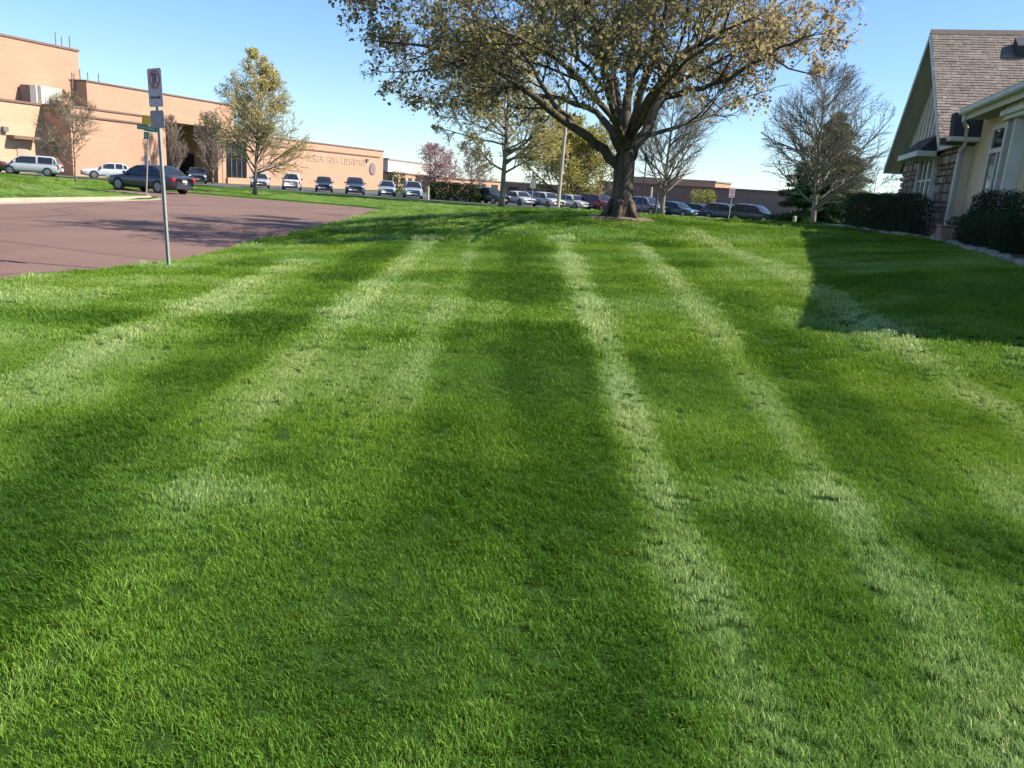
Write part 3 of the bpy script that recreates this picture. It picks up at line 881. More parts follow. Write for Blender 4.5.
# ------------------------------------------------------------------ house
WHITE = plain('trim_paint', (.70, .69, .65), .6, .06, 2.0)
CREAM = plain('cream_siding', (.66, .55, .39), .75, .06, 1.2, bmp=.15, bscale=30)
SIDING = plain('gable_siding', (.57, .52, .42), .75, .08, 1.5, bmp=.2, bscale=30)
STONEM = None
mt, nt, b = new_mat('field_stone')
a_ = N(nt, 'ShaderNodeAttribute', attribute_name='tone')
cst = ramp(nt, a_.outputs['Fac'], [(0, (.11, .085, .065)), (.4, (.23, .18, .135)), (.7, (.32, .25, .18)), (1, (.42, .36, .28))])
nt.links.new(mix_col(nt, .35, cst, ramp(nt, noise(nt, 14, 5), [(.3, (.10, .08, .06)), (.7, (.40, .33, .26))])), b.inputs['Base Color'])
b.inputs['Roughness'].default_value = .9
bump(nt, b, noise(nt, 25, 5), .6, .02)
STONEM = mt
MORTAR = plain('mortar', (.17, .15, .13), .95, .15, 10)
mt, nt, b = new_mat('roof_shingle')
a_ = N(nt, 'ShaderNodeAttribute', attribute_name='tone')
csh = ramp(nt, a_.outputs['Fac'], [(0, (.125, .10, .085)), (.35, (.19, .155, .13)), (.7, (.25, .21, .175)), (1, (.33, .285, .24))])
nt.links.new(mix_col(nt, .3, csh, ramp(nt, noise(nt, 60, 3), [(.3, (.10, .08, .065)), (.7, (.34, .28, .23))])), b.inputs['Base Color'])
b.inputs['Roughness'].default_value = .95; b.inputs['Specular IOR Level'].default_value = .15
SHING = mt
DSHING = plain('dark_shingle', (.045, .045, .055), .9, .25, 9, bmp=.5, bscale=25)
UNDER = plain('roof_deck', (.12, .095, .075), .95, .2, 6)
SOFFIT = plain('soffit', (.42, .40, .36), .8, .06, 2)
GLASS = glass_mat('window_glass', (.02, .026, .03), .05)
DOORDK = plain('dark_interior', (.02, .02, .022), .8, .2, 2)

H_A = math.atan2(H_V[1], H_V[0])           # local x = b (right), local y = a (depth)
house = empty('gable_house', (H_P[0], H_P[1], HZ), H_A)
tag(house, 'cream house with stone gable and tan shingle roof at right', 'house')
A1, BK = 8.2, 8.0            # gable wall length, wing depth
WB, WE, WH = .34, -13.5, 2.88   # near wing: wall line, near end, eave height
EV = 2.34                    # plate height above house ground
AP = 5.55                    # ridge height
MID = A1 / 2
SL = (AP - EV) / MID
def hb(name, mat, x0, x1, y0, y1, z0, z1, par=None, bev=0.0):
    return MB().box(x0, x1, y0, y1, z0, z1, bev=bev).build(name, mat, par or house)
# walls of the gable wing: masonry core below, siding triangle above
mb = MB(); mb.box(.12, BK, 0, A1, -.4, EV - .02)
wall = mb.build('wall', MORTAR, house)
tri = MB().prism([(.06, .02, EV), (.06, A1 - .02, EV), (.06, MID, AP - .10)], (BK - .1, 0, 0)).build('gable_siding', SIDING, house)
# individual field stones set in the wall face (leave the window opening)
def stones(mb, y0, y1, z0, z1, x, seed, hole=None, depth=.09):
    g = np.random.default_rng(seed); z = z0
    while z < z1 - .03:
        h = min(.10 + .16 * g.random(), z1 - z); y = y0 - .15 * g.random()
        while y < y1:
            w = .16 + .34 * g.random(); ya, yb = max(y, y0), min(y + w, y1)
            if yb - ya > .05 and not (hole and yb > hole[0] and ya < hole[1] and z + h > hole[2] and z < hole[3]):
                d = depth * (.6 + .6 * g.random()); j = .016; k = g.random
                p = [(x, ya + j, z + j), (x, yb - j, z + j), (x, yb - j, z + h - j), (x, ya + j, z + h - j)]
                q = [(x - d, ya + j + .03 * k(), z + j + .03 * k()), (x - d, yb - j - .03 * k(), z + j + .03 * k()), (x - d, yb - j - .03 * k(), z + h - j - .03 * k()), (x - d, ya + j + .03 * k(), z + h - j - .03 * k())]
                mb.add(p + q, [(0, 3, 7, 4), (1, 0, 4, 5), (2, 1, 5, 6), (3, 2, 6, 7), (4, 7, 6, 5)], g.random())
            y += w
        z += h
W0, W1, WZ0, WZ1 = 2.75, 4.85, .5, 2.06
mb = MB(); stones(mb, 0, A1, -.15, EV - .14, .12, 3, (W0 - .1, W1 + .1, WZ0 - .1, WZ1 + .1))
st = mb.build('stone_veneer', STONEM, wall); st['kind'] = 'stuff'
# stones on the near return face
# gable trim band and battens
hb('trim_band', WHITE, -.06, .055, -.05, A1 + .05, EV - .12, EV + .10)
nb = 15
for i in range(1, nb):
    y = A1 * i / nb; zt = EV + SL * min(y, A1 - y) - .22
    if zt > EV + .2: MB().box(.022, .058, y - .03, y + .03, EV + .1, zt).build('batten', SIDING, tri)
# window in the stone wall
win = empty('window', (0, 0, 0)); win.parent = house
MB().box(-.02, .14, W0 - .10, W0, WZ0 - .06, WZ1 + .08).box(-.02, .14, W1, W1 + .10, WZ0 - .06, WZ1 + .08).box(-.02, .14, W0, W1, WZ1, WZ1 + .08).box(-.05, .14, W0 - .12, W1 + .12, WZ0 - .13, WZ0 - .06).build('frame', WHITE, win)
ww = (W1 - W0) / 3
for i in range(3):
    MB().box(.05, .07, W0 + i * ww + .05, W0 + (i + 1) * ww - .05, WZ0 - .05, WZ1 - .01).build('pane', GLASS, win)
for i in (1, 2):
    MB().box(.0, .13, W0 + i * ww - .05, W0 + i * ww + .05, WZ0 - .06, WZ1).build('mullion', WHITE, win)
for i in range(3):
    MB().box(.02, .11, W0 + i * ww + .05, W0 + (i + 1) * ww - .05, 1.45, 1.50).build('rail', WHITE, win)
# pent roof over that window
pr = MB().prism([(-.50, W0 - .5, 2.22), (-.07, W0 - .5, 2.22), (-.07, W0 - .5, 2.68)], (0, W1 - W0 + 1.0, 0)).build('pent_roof', DSHING, house)
MB().box(-.56, -.065, W0 - .55, W1 + .55, 2.07, 2.215).build('fascia', WHITE, pr)

# main roof: two decks, shingles in courses on the near slope
OV, RK = .50, .45           # eave and rake overhang
def rz(y): return AP + .06 - SL * abs(y - MID)
y0e = -.06; y1e = A1 + OV
near = MB().prism([(-RK, y0e, rz(y0e)), (-RK, MID, rz(MID)), (-RK, MID, rz(MID) - .13), (-RK, y0e, rz(y0e) - .13)], (BK + RK + 4, 0, 0)).build('roof', UNDER, house)
far = MB().prism([(-RK, MID, rz(MID)), (-RK, y1e, rz(y1e)), (-RK, y1e, rz(y1e) - .13), (-RK, MID, rz(MID) - .13)], (BK + RK + 4, 0, 0)).build('roof', DSHING, house)
g = np.random.default_rng(12); mb = MB()
slope_len = math.hypot(MID - y0e, rz(MID) - rz(y0e)); expo = .13; s = 0.0; row = 0
dy_, dz_ = (MID - y0e) / slope_len, (rz(MID) - rz(y0e)) / slope_len
nyn, nzn = -dz_, dy_
while s < slope_len - .02:
    x = -RK - .02 - .15 * g.random()
    e1 = min(s + expo * 1.25, slope_len)
    while x < BK + RK + 3.5:
        w = .09 + .15 * g.random(); xa, xb = max(x, -RK - .02), x + w - .006
        if xb > xa + .02:
            t = .006 + .006 * (g.random() < .45); t2 = .003
            lift = .004 * g.random()
            def pt(xx, ss, th): return (xx, y0e + dy_ * ss + nyn * th, rz(y0e) + dz_ * ss + nzn * th)
            sj = s - .012 * g.random()
            p = [pt(xa, sj, .002), pt(xb, sj, .002), pt(xb, sj, t + lift + .007), pt(xa, sj, t + lift + .007), pt(xa, e1, t2), pt(xb, e1, t2)]
            mb.add(p, [(0, 1, 2, 3), (3, 2, 5, 4), (0, 3, 4), (1, 5, 2)], float(np.clip(.5 + .17 * g.normal() + .2 * (N1(x * 1.2, s * 2.0) - .5), 0, 1)))
        x += w
    s += expo; row += 1
sh = mb.build('shingle', SHING, near); sh['kind'] = 'stuff'
MB().prism([(-RK - .03, MID - .16, rz(MID - .16) + .028), (-RK - .03, MID, rz(MID) + .05), (-RK - .03, MID + .16, rz(MID + .16) + .028)], (BK + 4, 0, 0)).build('ridge_cap', SHING, near)
# rake boards and soffit
for ya, yb in ((y0e, MID), (MID, y1e)):
    MB().prism([(-RK - .035, ya, rz(ya) - .005), (-RK - .035, yb, rz(yb) - .005), (-RK - .035, yb, rz(yb) - .21), (-RK - .035, ya, rz(ya) - .21)], (.033, 0, 0)).build('rake_board', WHITE, house)
    MB().prism([(-RK, ya, rz(ya) - .132), (-RK, yb, rz(yb) - .132), (-RK, yb, rz(yb) - .16), (-RK, ya, rz(ya) - .16)], (RK + .05, 0, 0)).build('soffit', SOFFIT, house)
MB().box(-RK - .03, BK, y1e, y1e + .03, rz(y1e) - .20, rz(y1e) - .01).build('fascia', WHITE, house)
# roof vent
vy = MID - .75; vz = rz(vy)
MB().prism([(1.55, vy - .32, vz - .20), (1.55, vy + .2, vz + .19), (1.55, vy + .12, vz + .34), (1.55, vy - .36, vz + .05)], (.48, 0, 0)).build('roof_vent', DSHING, near)
# cornice return at the near corner: small dark hipped cap on a white box
ret = MB().add([(-.26, -.46, EV + .06), (.34, -.46, EV + .06), (.34, -.005, EV + .06), (-.26, -.005, EV + .06), (-.30, -.40, EV + .60), (.34, -.40, EV + .66), (.34, -.005, EV + .66), (-.30, -.005, EV + .60)],
    [(0, 1, 5, 4), (1, 2, 6, 5), (2, 3, 7, 6), (3, 0, 4, 7), (4, 5, 6, 7), (3, 2, 1, 0)]).build('cornice_return', DSHING, house)
MB().box(-.32, .335, -.52, -.006, EV - .04, EV + .058).build('fascia', WHITE, ret)
MB().box(.13, WB, -.05, -.006, -.35, EV + .9).build('return_wall', CREAM, house)
MB().box(.02, .12, -.045, -.004, -.3, EV - .17).build('corner_board', WHITE, house)

# near wing: cream wall, gutters, windows
wing = MB().box(WB, BK, WE, -.004, -.4, WH - .02).build('wing_wall', CREAM, house)
MB().prism([(-.14, WE - .4, WH + .06), (4.2, WE - .4, WH + .55), (BK, WE - .4, WH + .2), (BK, WE - .4, WH - .02), (-.14, WE - .4, WH - .02)], (0, -WE - .35, 0)).build('wing_roof', DSHING, house)
MB().box(-.13, WB, WE - .4, -.75, WH - .10, WH - .024).build('soffit', SOFFIT, house)
def gutter(y0, y1, x, z, name='gutter'):
    prof = [(x, z), (x - .13, z + .005), (x - .15, z + .04), (x - .13, z + .11), (x - .14, z + .14), (x - .125, z + .14), (x - .115, z + .11), (x - .13, z + .04), (x - .115, z + .02), (x - .015, z + .02), (x - .015, z + .14), (x, z + .14)]
    return MB().prism([(p[0], y0, p[1]) for p in prof], (0, y1 - y0, 0)).build(name, WHITE, house)
gutter(WE - .4, -.75, -.142, WH - .03)
MB().box(-.141, -.12, WE - .4, -.75, WH - .14, WH + .05).build('fascia', WHITE, house)
# stepped beam further out, over the bay
MB().box(.02, .32, WE, -3.45, WH - .38, WH - .105).build('beam', WHITE, house)
MB().box(-.04, .017, WE, -3.40, WH - .30, WH - .20).build('beam_moulding', WHITE, house)
# downspout from the gutter end, elbow back to the wall, down to the ground
MB().tube([(-.20, -.95, WH - .02), (-.20, -.95, WH - .16), (-.05, -.72, WH - .30), (.05, -.40, WH - .62), (.02, -.09, WH - .85), (.02, -.09, .25), (-.02, -.12, .08), (-.30, -.25, .0)], .042, 6).build('downspout', WHITE, house)
# tall window with transom
def wing_window(y0, y1, z0, z1, zt):
    w = empty('window', (0, 0, 0)); w.parent = house
    x = WB
    MB().box(x - .05, x - .003, y0 - .11, y0, z0 - .1, z1 + .1).box(x - .05, x - .003, y1, y1 + .11, z0 - .1, z1 + .1).box(x - .05, x - .003, y0, y1, z1, z1 + .1).box(x - .08, x - .003, y0 - .13, y1 + .13, z0 - .15, z0 - .1).build('frame', WHITE, w)
    if zt:
        MB().box(x - .055, x - .003, y0, y1, zt - .05, zt + .05).build('transom', WHITE, w)
    ym = (y0 + y1) / 2
    MB().box(x - .045, x - .003, ym - .035, ym + .035, z0 - .1, (zt or z1)).build('mullion', WHITE, w)
    for a, b_ in ((y0, ym - .035), (ym + .035, y1)):
        MB().box(x - .02, x - .003, a, b_, z0 - .1, (zt - .05) if zt else z1).build('pane', GLASS, w)
    if zt: MB().box(x - .02, x - .003, y0, y1, zt + .05, z1).build('pane', GLASS, w)
wing_window(-3.0, -1.75, .55, 2.45, 2.0)
wing_window(-7.3, -6.1, .95, 2.05, 0)
wing_window(-10.4, -9.0, .55, 2.25, 1.85)
DGREY = plain('pilaster_paint', (.28, .28, .27), .7, .08, 2)
MB().box(WB - .22, WB - .003, -4.02, -3.60, -.35, WH - .39).build('pilaster', DGREY, house)
MB().box(WB - .25, WB - .003, -3.59, -3.46, -.35, WH - .39).build('corner_board', WHITE, house)
MB().box(WB - .25, WB - .003, -4.15, -4.03, -.35, WH - .39).build('corner_board', WHITE, house)
mb = MB(); 
sk = MB(); stones(sk, -3.1, -.06, -.3, .42, WB, 9, None, .07)
sk = sk.build('stone_skirt', STONEM, wing); sk['kind'] = 'stuff'
for k in range(9):
    y = -4.6 - k * .8
    if not (-7.5 < y < -5.9): MB().box(WB - .02, WB - .002, y - .02, y + .02, -.3, WH - .40).build('batten', CREAM, wing)

# planting bed soil, edging stones, hedges
SOIL = plain('mulch', (.07, .05, .035), .98, .35, 12, bmp=.8, bscale=30)
mb = MB(); P_ = [p for p in BED]
vs = [Vector(p) for p in P_]
GX, GY = np.meshgrid(np.arange(4, 20, .5), np.arange(6, 30, .5)); q = np.stack([GX.ravel(), GY.ravel()], -1)
q = q[sdf(BED, q[:, 0], q[:, 1]) < -.25]
o_, e_, f_, *_ = delaunay_2d_cdt(vs + [Vector(p) for p in q], [(i, (i + 1) % len(vs)) for i in range(len(vs))], [], 1, 1e-5)
mb.add([(p.x, p.y, gz(p.x, p.y) + .012) for p in o_], [tuple(t) for t in f_])
bed = tag(mb.build('planting_bed', SOIL), 'dark mulch bed along the shaded side of the house', 'flower bed', kind='structure')
g = np.random.default_rng(77)
edge = BED[2:10]
PALE = plain('edging_stone', (.26, .23, .19), .9, .25, 4, bmp=.6, bscale=18)
for (ax, ay), (bx, by) in zip(edge[:-1], edge[1:]):
    Ln = math.hypot(bx - ax, by - ay); t = 0.0
    while t < Ln:
        w = .28 + .25 * g.random(); px_ = ax + (bx - ax) * (t + w / 2) / Ln; py_ = ay + (by - ay) * (t + w / 2) / Ln
        s_ = MB(); hh = .04 + .05 * g.random(); dd = .07 + .05 * g.random()
        s_.box(-w / 2 * .95, w / 2 * .95, -dd, dd, -.05, hh, bev=.035)
        s_.v = [(v[0] + g.normal(0, .012), v[1] + g.normal(0, .012), v[2] + g.normal(0, .008)) for v in s_.v]
        o = s_.build('stone', PALE, bed, smooth=False)
        o.location = (px_, py_, gz(px_, py_)); o.rotation_euler = (0, 0, math.atan2(by - ay, bx - ax) + g.normal(0, .12))
        t += w + .03
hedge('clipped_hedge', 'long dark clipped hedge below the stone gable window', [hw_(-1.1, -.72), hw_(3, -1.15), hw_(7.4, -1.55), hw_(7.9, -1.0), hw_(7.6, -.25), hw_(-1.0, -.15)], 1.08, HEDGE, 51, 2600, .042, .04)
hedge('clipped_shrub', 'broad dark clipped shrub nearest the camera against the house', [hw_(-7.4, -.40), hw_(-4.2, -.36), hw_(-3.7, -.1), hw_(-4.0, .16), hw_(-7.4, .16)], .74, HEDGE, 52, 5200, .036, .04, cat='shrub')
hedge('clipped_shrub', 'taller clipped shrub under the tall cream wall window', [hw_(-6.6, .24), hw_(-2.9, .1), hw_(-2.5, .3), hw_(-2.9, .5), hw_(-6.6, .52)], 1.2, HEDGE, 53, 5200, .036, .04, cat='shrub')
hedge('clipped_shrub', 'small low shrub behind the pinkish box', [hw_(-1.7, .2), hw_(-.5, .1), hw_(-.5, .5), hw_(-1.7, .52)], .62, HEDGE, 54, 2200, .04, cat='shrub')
PINKB = plain('pink_block', (.34, .20, .16), .9, .18, 7, bmp=.4, bscale=30)
p_ = hw_(-2.2, -.05)
bx_ = empty('utility_box', (p_[0], p_[1], gz(p_[0], p_[1])), H_A)
MB().box(-.20, .20, -.22, .22, -.05, .30, bev=.02).build('body', PINKB, bx_)
MB().box(-.22, .22, -.24, .24, .302, .345, bev=.012).build('lid', PINKB, bx_)
tag(bx_, 'pinkish box standing beside the downspout at the house corner', 'box')

# ------------------------------------------------------------------ school building
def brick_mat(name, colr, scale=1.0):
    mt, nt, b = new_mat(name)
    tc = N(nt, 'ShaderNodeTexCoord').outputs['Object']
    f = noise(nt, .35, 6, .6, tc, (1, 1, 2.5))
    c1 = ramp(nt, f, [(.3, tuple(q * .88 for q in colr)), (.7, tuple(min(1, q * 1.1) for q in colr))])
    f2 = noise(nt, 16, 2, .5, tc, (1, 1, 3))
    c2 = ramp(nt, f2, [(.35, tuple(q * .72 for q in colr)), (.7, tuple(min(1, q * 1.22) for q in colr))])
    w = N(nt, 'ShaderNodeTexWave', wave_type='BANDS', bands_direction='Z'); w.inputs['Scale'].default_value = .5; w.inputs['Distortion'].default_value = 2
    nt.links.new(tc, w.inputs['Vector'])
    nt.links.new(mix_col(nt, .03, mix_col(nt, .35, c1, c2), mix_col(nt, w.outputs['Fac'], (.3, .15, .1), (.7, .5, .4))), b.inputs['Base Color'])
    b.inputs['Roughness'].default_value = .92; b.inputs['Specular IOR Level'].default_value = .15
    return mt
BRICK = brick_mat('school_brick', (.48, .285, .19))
BRICK2 = brick_mat('pale_brick', (.52, .365, .235))
COPING = plain('coping_metal', (.20, .11, .085), .6, .1, 1)
UNITM = plain('hvac_paint', (.55, .53, .44), .6, .06, 1)
GRILLE = plain('grille_metal', (.16, .15, .15), .6, .15, 4)
DKGLASS = glass_mat('school_glass', (.012, .014, .016), .12)
STEEL = plain('galvanised_steel', (.38, .37, .34), .5, .12, 6, metal=.35)
S_O = at(72, 150, 79.0); S_E = at(383, 170, 134.0)
su = (S_E - S_O)[:2]; SLEN = float(np.linalg.norm(su)); su = su / SLEN; sv = np.array([su[1], -su[0]])
school = empty('school_building', (S_O[0], S_O[1], -.8), math.atan2(sv[1], sv[0]))
tag(school, 'long low orange brick school with flat roofs behind the parked cars', 'building')
def sb(name, mat, x0, x1, y0, y1, z0, z1, par=None):
    return MB().box(x0, x1, y0, y1, z0, z1).build(name, mat, par or school)
front = sb('wall', BRICK, -14, 0, 0, 12.0, -.4, 6.75)
sb('coping', COPING, -14.1, .10, -.10, 12.1, 6.752, 6.92, front)
sb('ledge', COPING, .002, .14, .02, 11.9, 5.95, 6.12, front)
upper = sb('upper_wall', BRICK, -2.4, -.25, 2.34, 12.0, 6.93, 9.35)
sb('coping', COPING, -2.45, -.15, 2.24, 12.0, 9.352, 9.50, upper)
upper2 = sb('upper_wall', BRICK, -12, -.25, 12.003, 23.2, 6.93, 9.35)
sb('coping', COPING, -12.1, -.15, 12.003, 23.3, 9.352, 9.50, upper2)
fas = sb('fascia', BRICK, -6.8, -.02, 12.12, 23.2, 6.55, 6.928)
sb('wall', BRICK, -13, -6.9, 12.003, 21.0, -.4, 6.9)
blk = sb('wall', BRICK, -13, -.06, 21.003, 28.6, -.4, 6.54)
sb('coping', COPING, -13, .04, 23.32, 28.6, 6.545, 6.7, blk)
low = sb('wall', BRICK, -14, 0, 28.603, SLEN, -.4, 6.15)
sb('coping', COPING, -14.1, .10, 28.65, SLEN + .1, 6.152, 6.32, low)
sb('ledge', COPING, .002, .12, 28.7, SLEN - 1.2, 5.15, 5.30, low)
# entrance: dark doors in the recess, glazed shop-front on the block
ent = sb('entrance_door', DOORDK, -6.898, -6.80, 14.2, 17.6, -.1, 3.2)
for y in (15.05, 15.9, 16.75): sb('door_frame', GRILLE, -6.798, -6.74, y - .05, y + .05, -.1, 3.2, ent)
d2 = sb('doorway', DOORDK, -6.6, -4.4, 20.94, 20.998, -.1, 3.4)
stf = empty('storefront'); stf.parent = school
for i in range(4):
    y = 21.6 + i * .92
    sb('pane', DKGLASS, -.055, -.02, y, y + .84, .4, 5.3, stf)
    sb('mullion', GRILLE, -.055, .02, y + .845, y + .915, .1, 5.35, stf)
sb('brick_plinth', BRICK, -.04, .25, 21.5, 28.4, -.4, .9)
sb('column', BRICK, -1.1, -.1, 20.2, 20.95, -.4, 6.54)
# left wing
lw = sb('wall', BRICK2, -20, -3.6, -34, -.003, -.4, 6.75)
sb('coping', COPING, -20.1, -3.48, -34.1, -.1, 6.752, 6.95, lw)
door = sb('door', plain('service_door', (.42, .31, .22), .7), -3.598, -3.52, -3.0, -1.9, -.1, 2.9, lw)
sb('canopy', COPING, -3.597, -2.6, -3.9, -1.2, 3.45, 3.75, lw)
sb('wall_lamp', GRILLE, -3.597, -3.25, -4.4, -3.9, 4.0, 4.45, lw)
tallb = sb('hall_wall', BRICK, -32, -6, -40, 6.64, -.4, 12.75)
sb('coping', COPING, -32.1, -5.9, -40.1, 6.74, 12.752, 12.95, tallb)
# roof plant and ladders
hv = empty('rooftop_unit'); hv.parent = school
sb('casing', UNITM, -5.9, -4.5, .75, 3.1, 6.93, 8.65, hv)
sb('grille', GRILLE, -5.8, -4.46, -.45, .18, 6.93, 8.6, hv)
sb('grille', GRILLE, -5.8, -4.46, .32, .749, 6.93, 8.6, hv)
sb('casing', UNITM, -5.8, -4.45, -.0 + .181, .319, 6.93, 8.66, hv)
lad = empty('roof_ladder'); lad.parent = school
for y in (2.0, 2.25): MB().tube([(-1.7, y, 6.93), (-1.7, y, 10.1)], .05, 5).build('rail', GRILLE, lad)
for k in range(9): MB().tube([(-1.7, 2.0, 7.3 + k * .32), (-1.7, 2.25, 7.3 + k * .32)], .035, 4).build('rung', GRILLE, lad)
for x, y, h in ((-7, 4.9, 14.3), (-7, 5.6, 14.0), (-6.6, 6.2, 14.2)): MB().tube([(x, y, 12.9), (x, y, h)], .05, 5).build('vent_pipe', GRILLE, school)
for y, h in ((3.2, 10.6), (4.1, 10.4), (5.4, 10.5)): MB().tube([(-2, y, 9.4), (-2, y, h)], .05, 5).build('vent_pipe', GRILLE, school)
# raised letters on the low wall, too small to read, and the round emblem
LETT = plain('letter_metal', (.58, .40, .28), .5, .05, 2)
strokes = {'a': [(0, 0, .12, 1), (.43, 0, .55, 1), (0, .88, .55, 1), (0, .4, .55, .52)], 'b': [(0, 0, .12, 1), (0, 0, .55, .12)], 'c': [(0, 0, .12, 1), (0, 0, .55, .12), (0, .88, .55, 1), (0, .44, .45, .56)],
           'd': [(0, 0, .12, 1), (.43, 0, .55, 1), (0, .44, .55, .56)], 'e': [(.21, 0, .34, 1), (0, .88, .55, 1)], 'f': [(0, 0, .12, 1), (.43, 0, .55, 1), (0, 0, .55, .12), (0, .88, .55, 1)]}
sg = empty('wall_lettering'); sg.parent = school
y = 37.9
for word in ('fbdcfa', 'dfbd', 'bfcdafedfb'):
    for ch in word:
        mb = MB()
        for q, (a0, z0, a1, z1) in enumerate(strokes[ch]):
            mb.box(.002, .08 + .003 * q, y + a0 * .95, y + a1 * .95, 3.72 + z0 * .85 - (y - 37.9) * .0, 3.72 + z1 * .85)
        mb.build('letter', LETT, sg)
        y += .70
    y += .85
em = empty('wall_emblem'); em.parent = school
def disc(r, x0, x1, cy, cz, n=28):
    return MB().prism([(x0, cy + r * math.cos(2 * math.pi * i / n), cz + r * math.sin(2 * math.pi * i / n)) for i in range(n)], (x1 - x0, 0, 0))
disc(.92, .002, .08, 55.3, 3.25).build('rim', plain('emblem_rim', (.10, .10, .13), .5), em)
disc(.76, .081, .11, 55.3, 3.25).build('face', plain('emblem_face', (.26, .17, .17), .5, .35, 2.5), em)
sb('wall_lamp', GRILLE, .002, .3, 53.3, 53.8, 4.35, 4.75)

# ------------------------------------------------------------------ buildings further off
def far_block(name, label, px0, px1, py_top, Y0, Y1, depth, base, wallmat, roofmat, nwin=0, extra=None):
    a = at(px0, py_top, Y0); b_ = at(px1, py_top, Y1)
    d = (b_ - a)[:2]; L = float(np.linalg.norm(d)); ang = math.atan2(d[1], d[0])
    h = (a[2] + b_[2]) / 2 - base
    root = empty(name, (a[0], a[1], base), ang)
    tag(root, label, 'building')
    w = MB().box(0, L, 0, depth, -.5, h - .15).build('wall', wallmat, root)
    MB().box(-.15, L + .15, -.15, depth + .15, h - .148, h + .1).build('roof', roofmat, root)
    for i in range(nwin):
        x = L * (i + .5) / nwin
        o = MB().box(x - L / nwin * .28, x + L / nwin * .28, -.05, -.003, h * .35, h * .75).build('window', DKGLASS, root)
    return root, L, h
PALEW = plain('white_cladding', (.50, .46, .39), .7, .05, 1)
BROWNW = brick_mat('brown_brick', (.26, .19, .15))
GREYR = plain('grey_roof', (.30, .27, .25), .8, .1, 1)
far_block('white_hall', 'far white flat roofed block right of the school end wall', 388, 432, 162, 156, 190, 6, -.8, PALEW, GREYR)
far_block('brick_annex', 'far orange brick annex below the white block', 392, 426, 174, 146, 168, 4, -.8, BRICK, COPING, 5)
far_block('brick_annex', 'far orange brick annex behind the blossom trees', 434, 512, 180, 148, 176, 4, -.8, BRICK, COPING, 6)
far_block('low_shop', 'far low brown building with pale roof behind the white sedans', 505, 600, 185, 128, 122, 14, -.8, BROWNW, GREYR, 5)
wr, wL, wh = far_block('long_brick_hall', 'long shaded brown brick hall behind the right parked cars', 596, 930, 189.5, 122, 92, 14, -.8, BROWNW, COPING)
r2, L2, h2 = far_block('rooftop_hall', 'brick hall with sunlit orange end rising behind the long wall', 628, 716, 179, 142, 132, 6, -.8, BRICK, GREYR)

# ------------------------------------------------------------------ cars
TYRE = plain('tyre_rubber', (.02, .02, .02), .85, .2, 12)
RIM = plain('alloy_rim', (.27, .27, .28), .35, .06, 6, metal=.6)
CARGL = glass_mat('car_glass', (.018, .022, .028), .05)
LAMP = plain('headlamp', (.72, .74, .76), .15, .05, 6)
TAIL = plain('tail_lamp', (.45, .02, .03), .2, .1, 6)
BLACKP = plain('black_plastic', (.025, .025, .028), .6, .15, 8)
PLATE = plain('number_plate', (.6, .6, .58), .5, .08, 10)
KIND = {  # length, half width, roof height, belt height, hood height, cowl x, roof front x, roof rear x, tail-window base x, tail deck height  (x from centre, front +)
    'sedan': dict(L=4.75, w=.91, H=1.45, belt=.93, hood=.86, cowl=.98, rf=.28, rr=-1.02, tw=-1.75, deck=.98, axle=1.38, r=.325),
    'hatch': dict(L=4.30, w=.88, H=1.49, belt=.95, hood=.90, cowl=.98, rf=.30, rr=-1.45, tw=-2.0, deck=1.0, axle=1.28, r=.315),
    'suv': dict(L=4.60, w=.93, H=1.70, belt=1.08, hood=1.03, cowl=.95, rf=.35, rr=-1.75, tw=-2.18, deck=1.08, axle=1.34, r=.36),
    'van': dict(L=5.10, w=.99, H=1.75, belt=1.06, hood=1.02, cowl=1.42, rf=.62, rr=-2.05, tw=-2.42, deck=1.06, axle=1.52, r=.345)}
_car_cache = {}
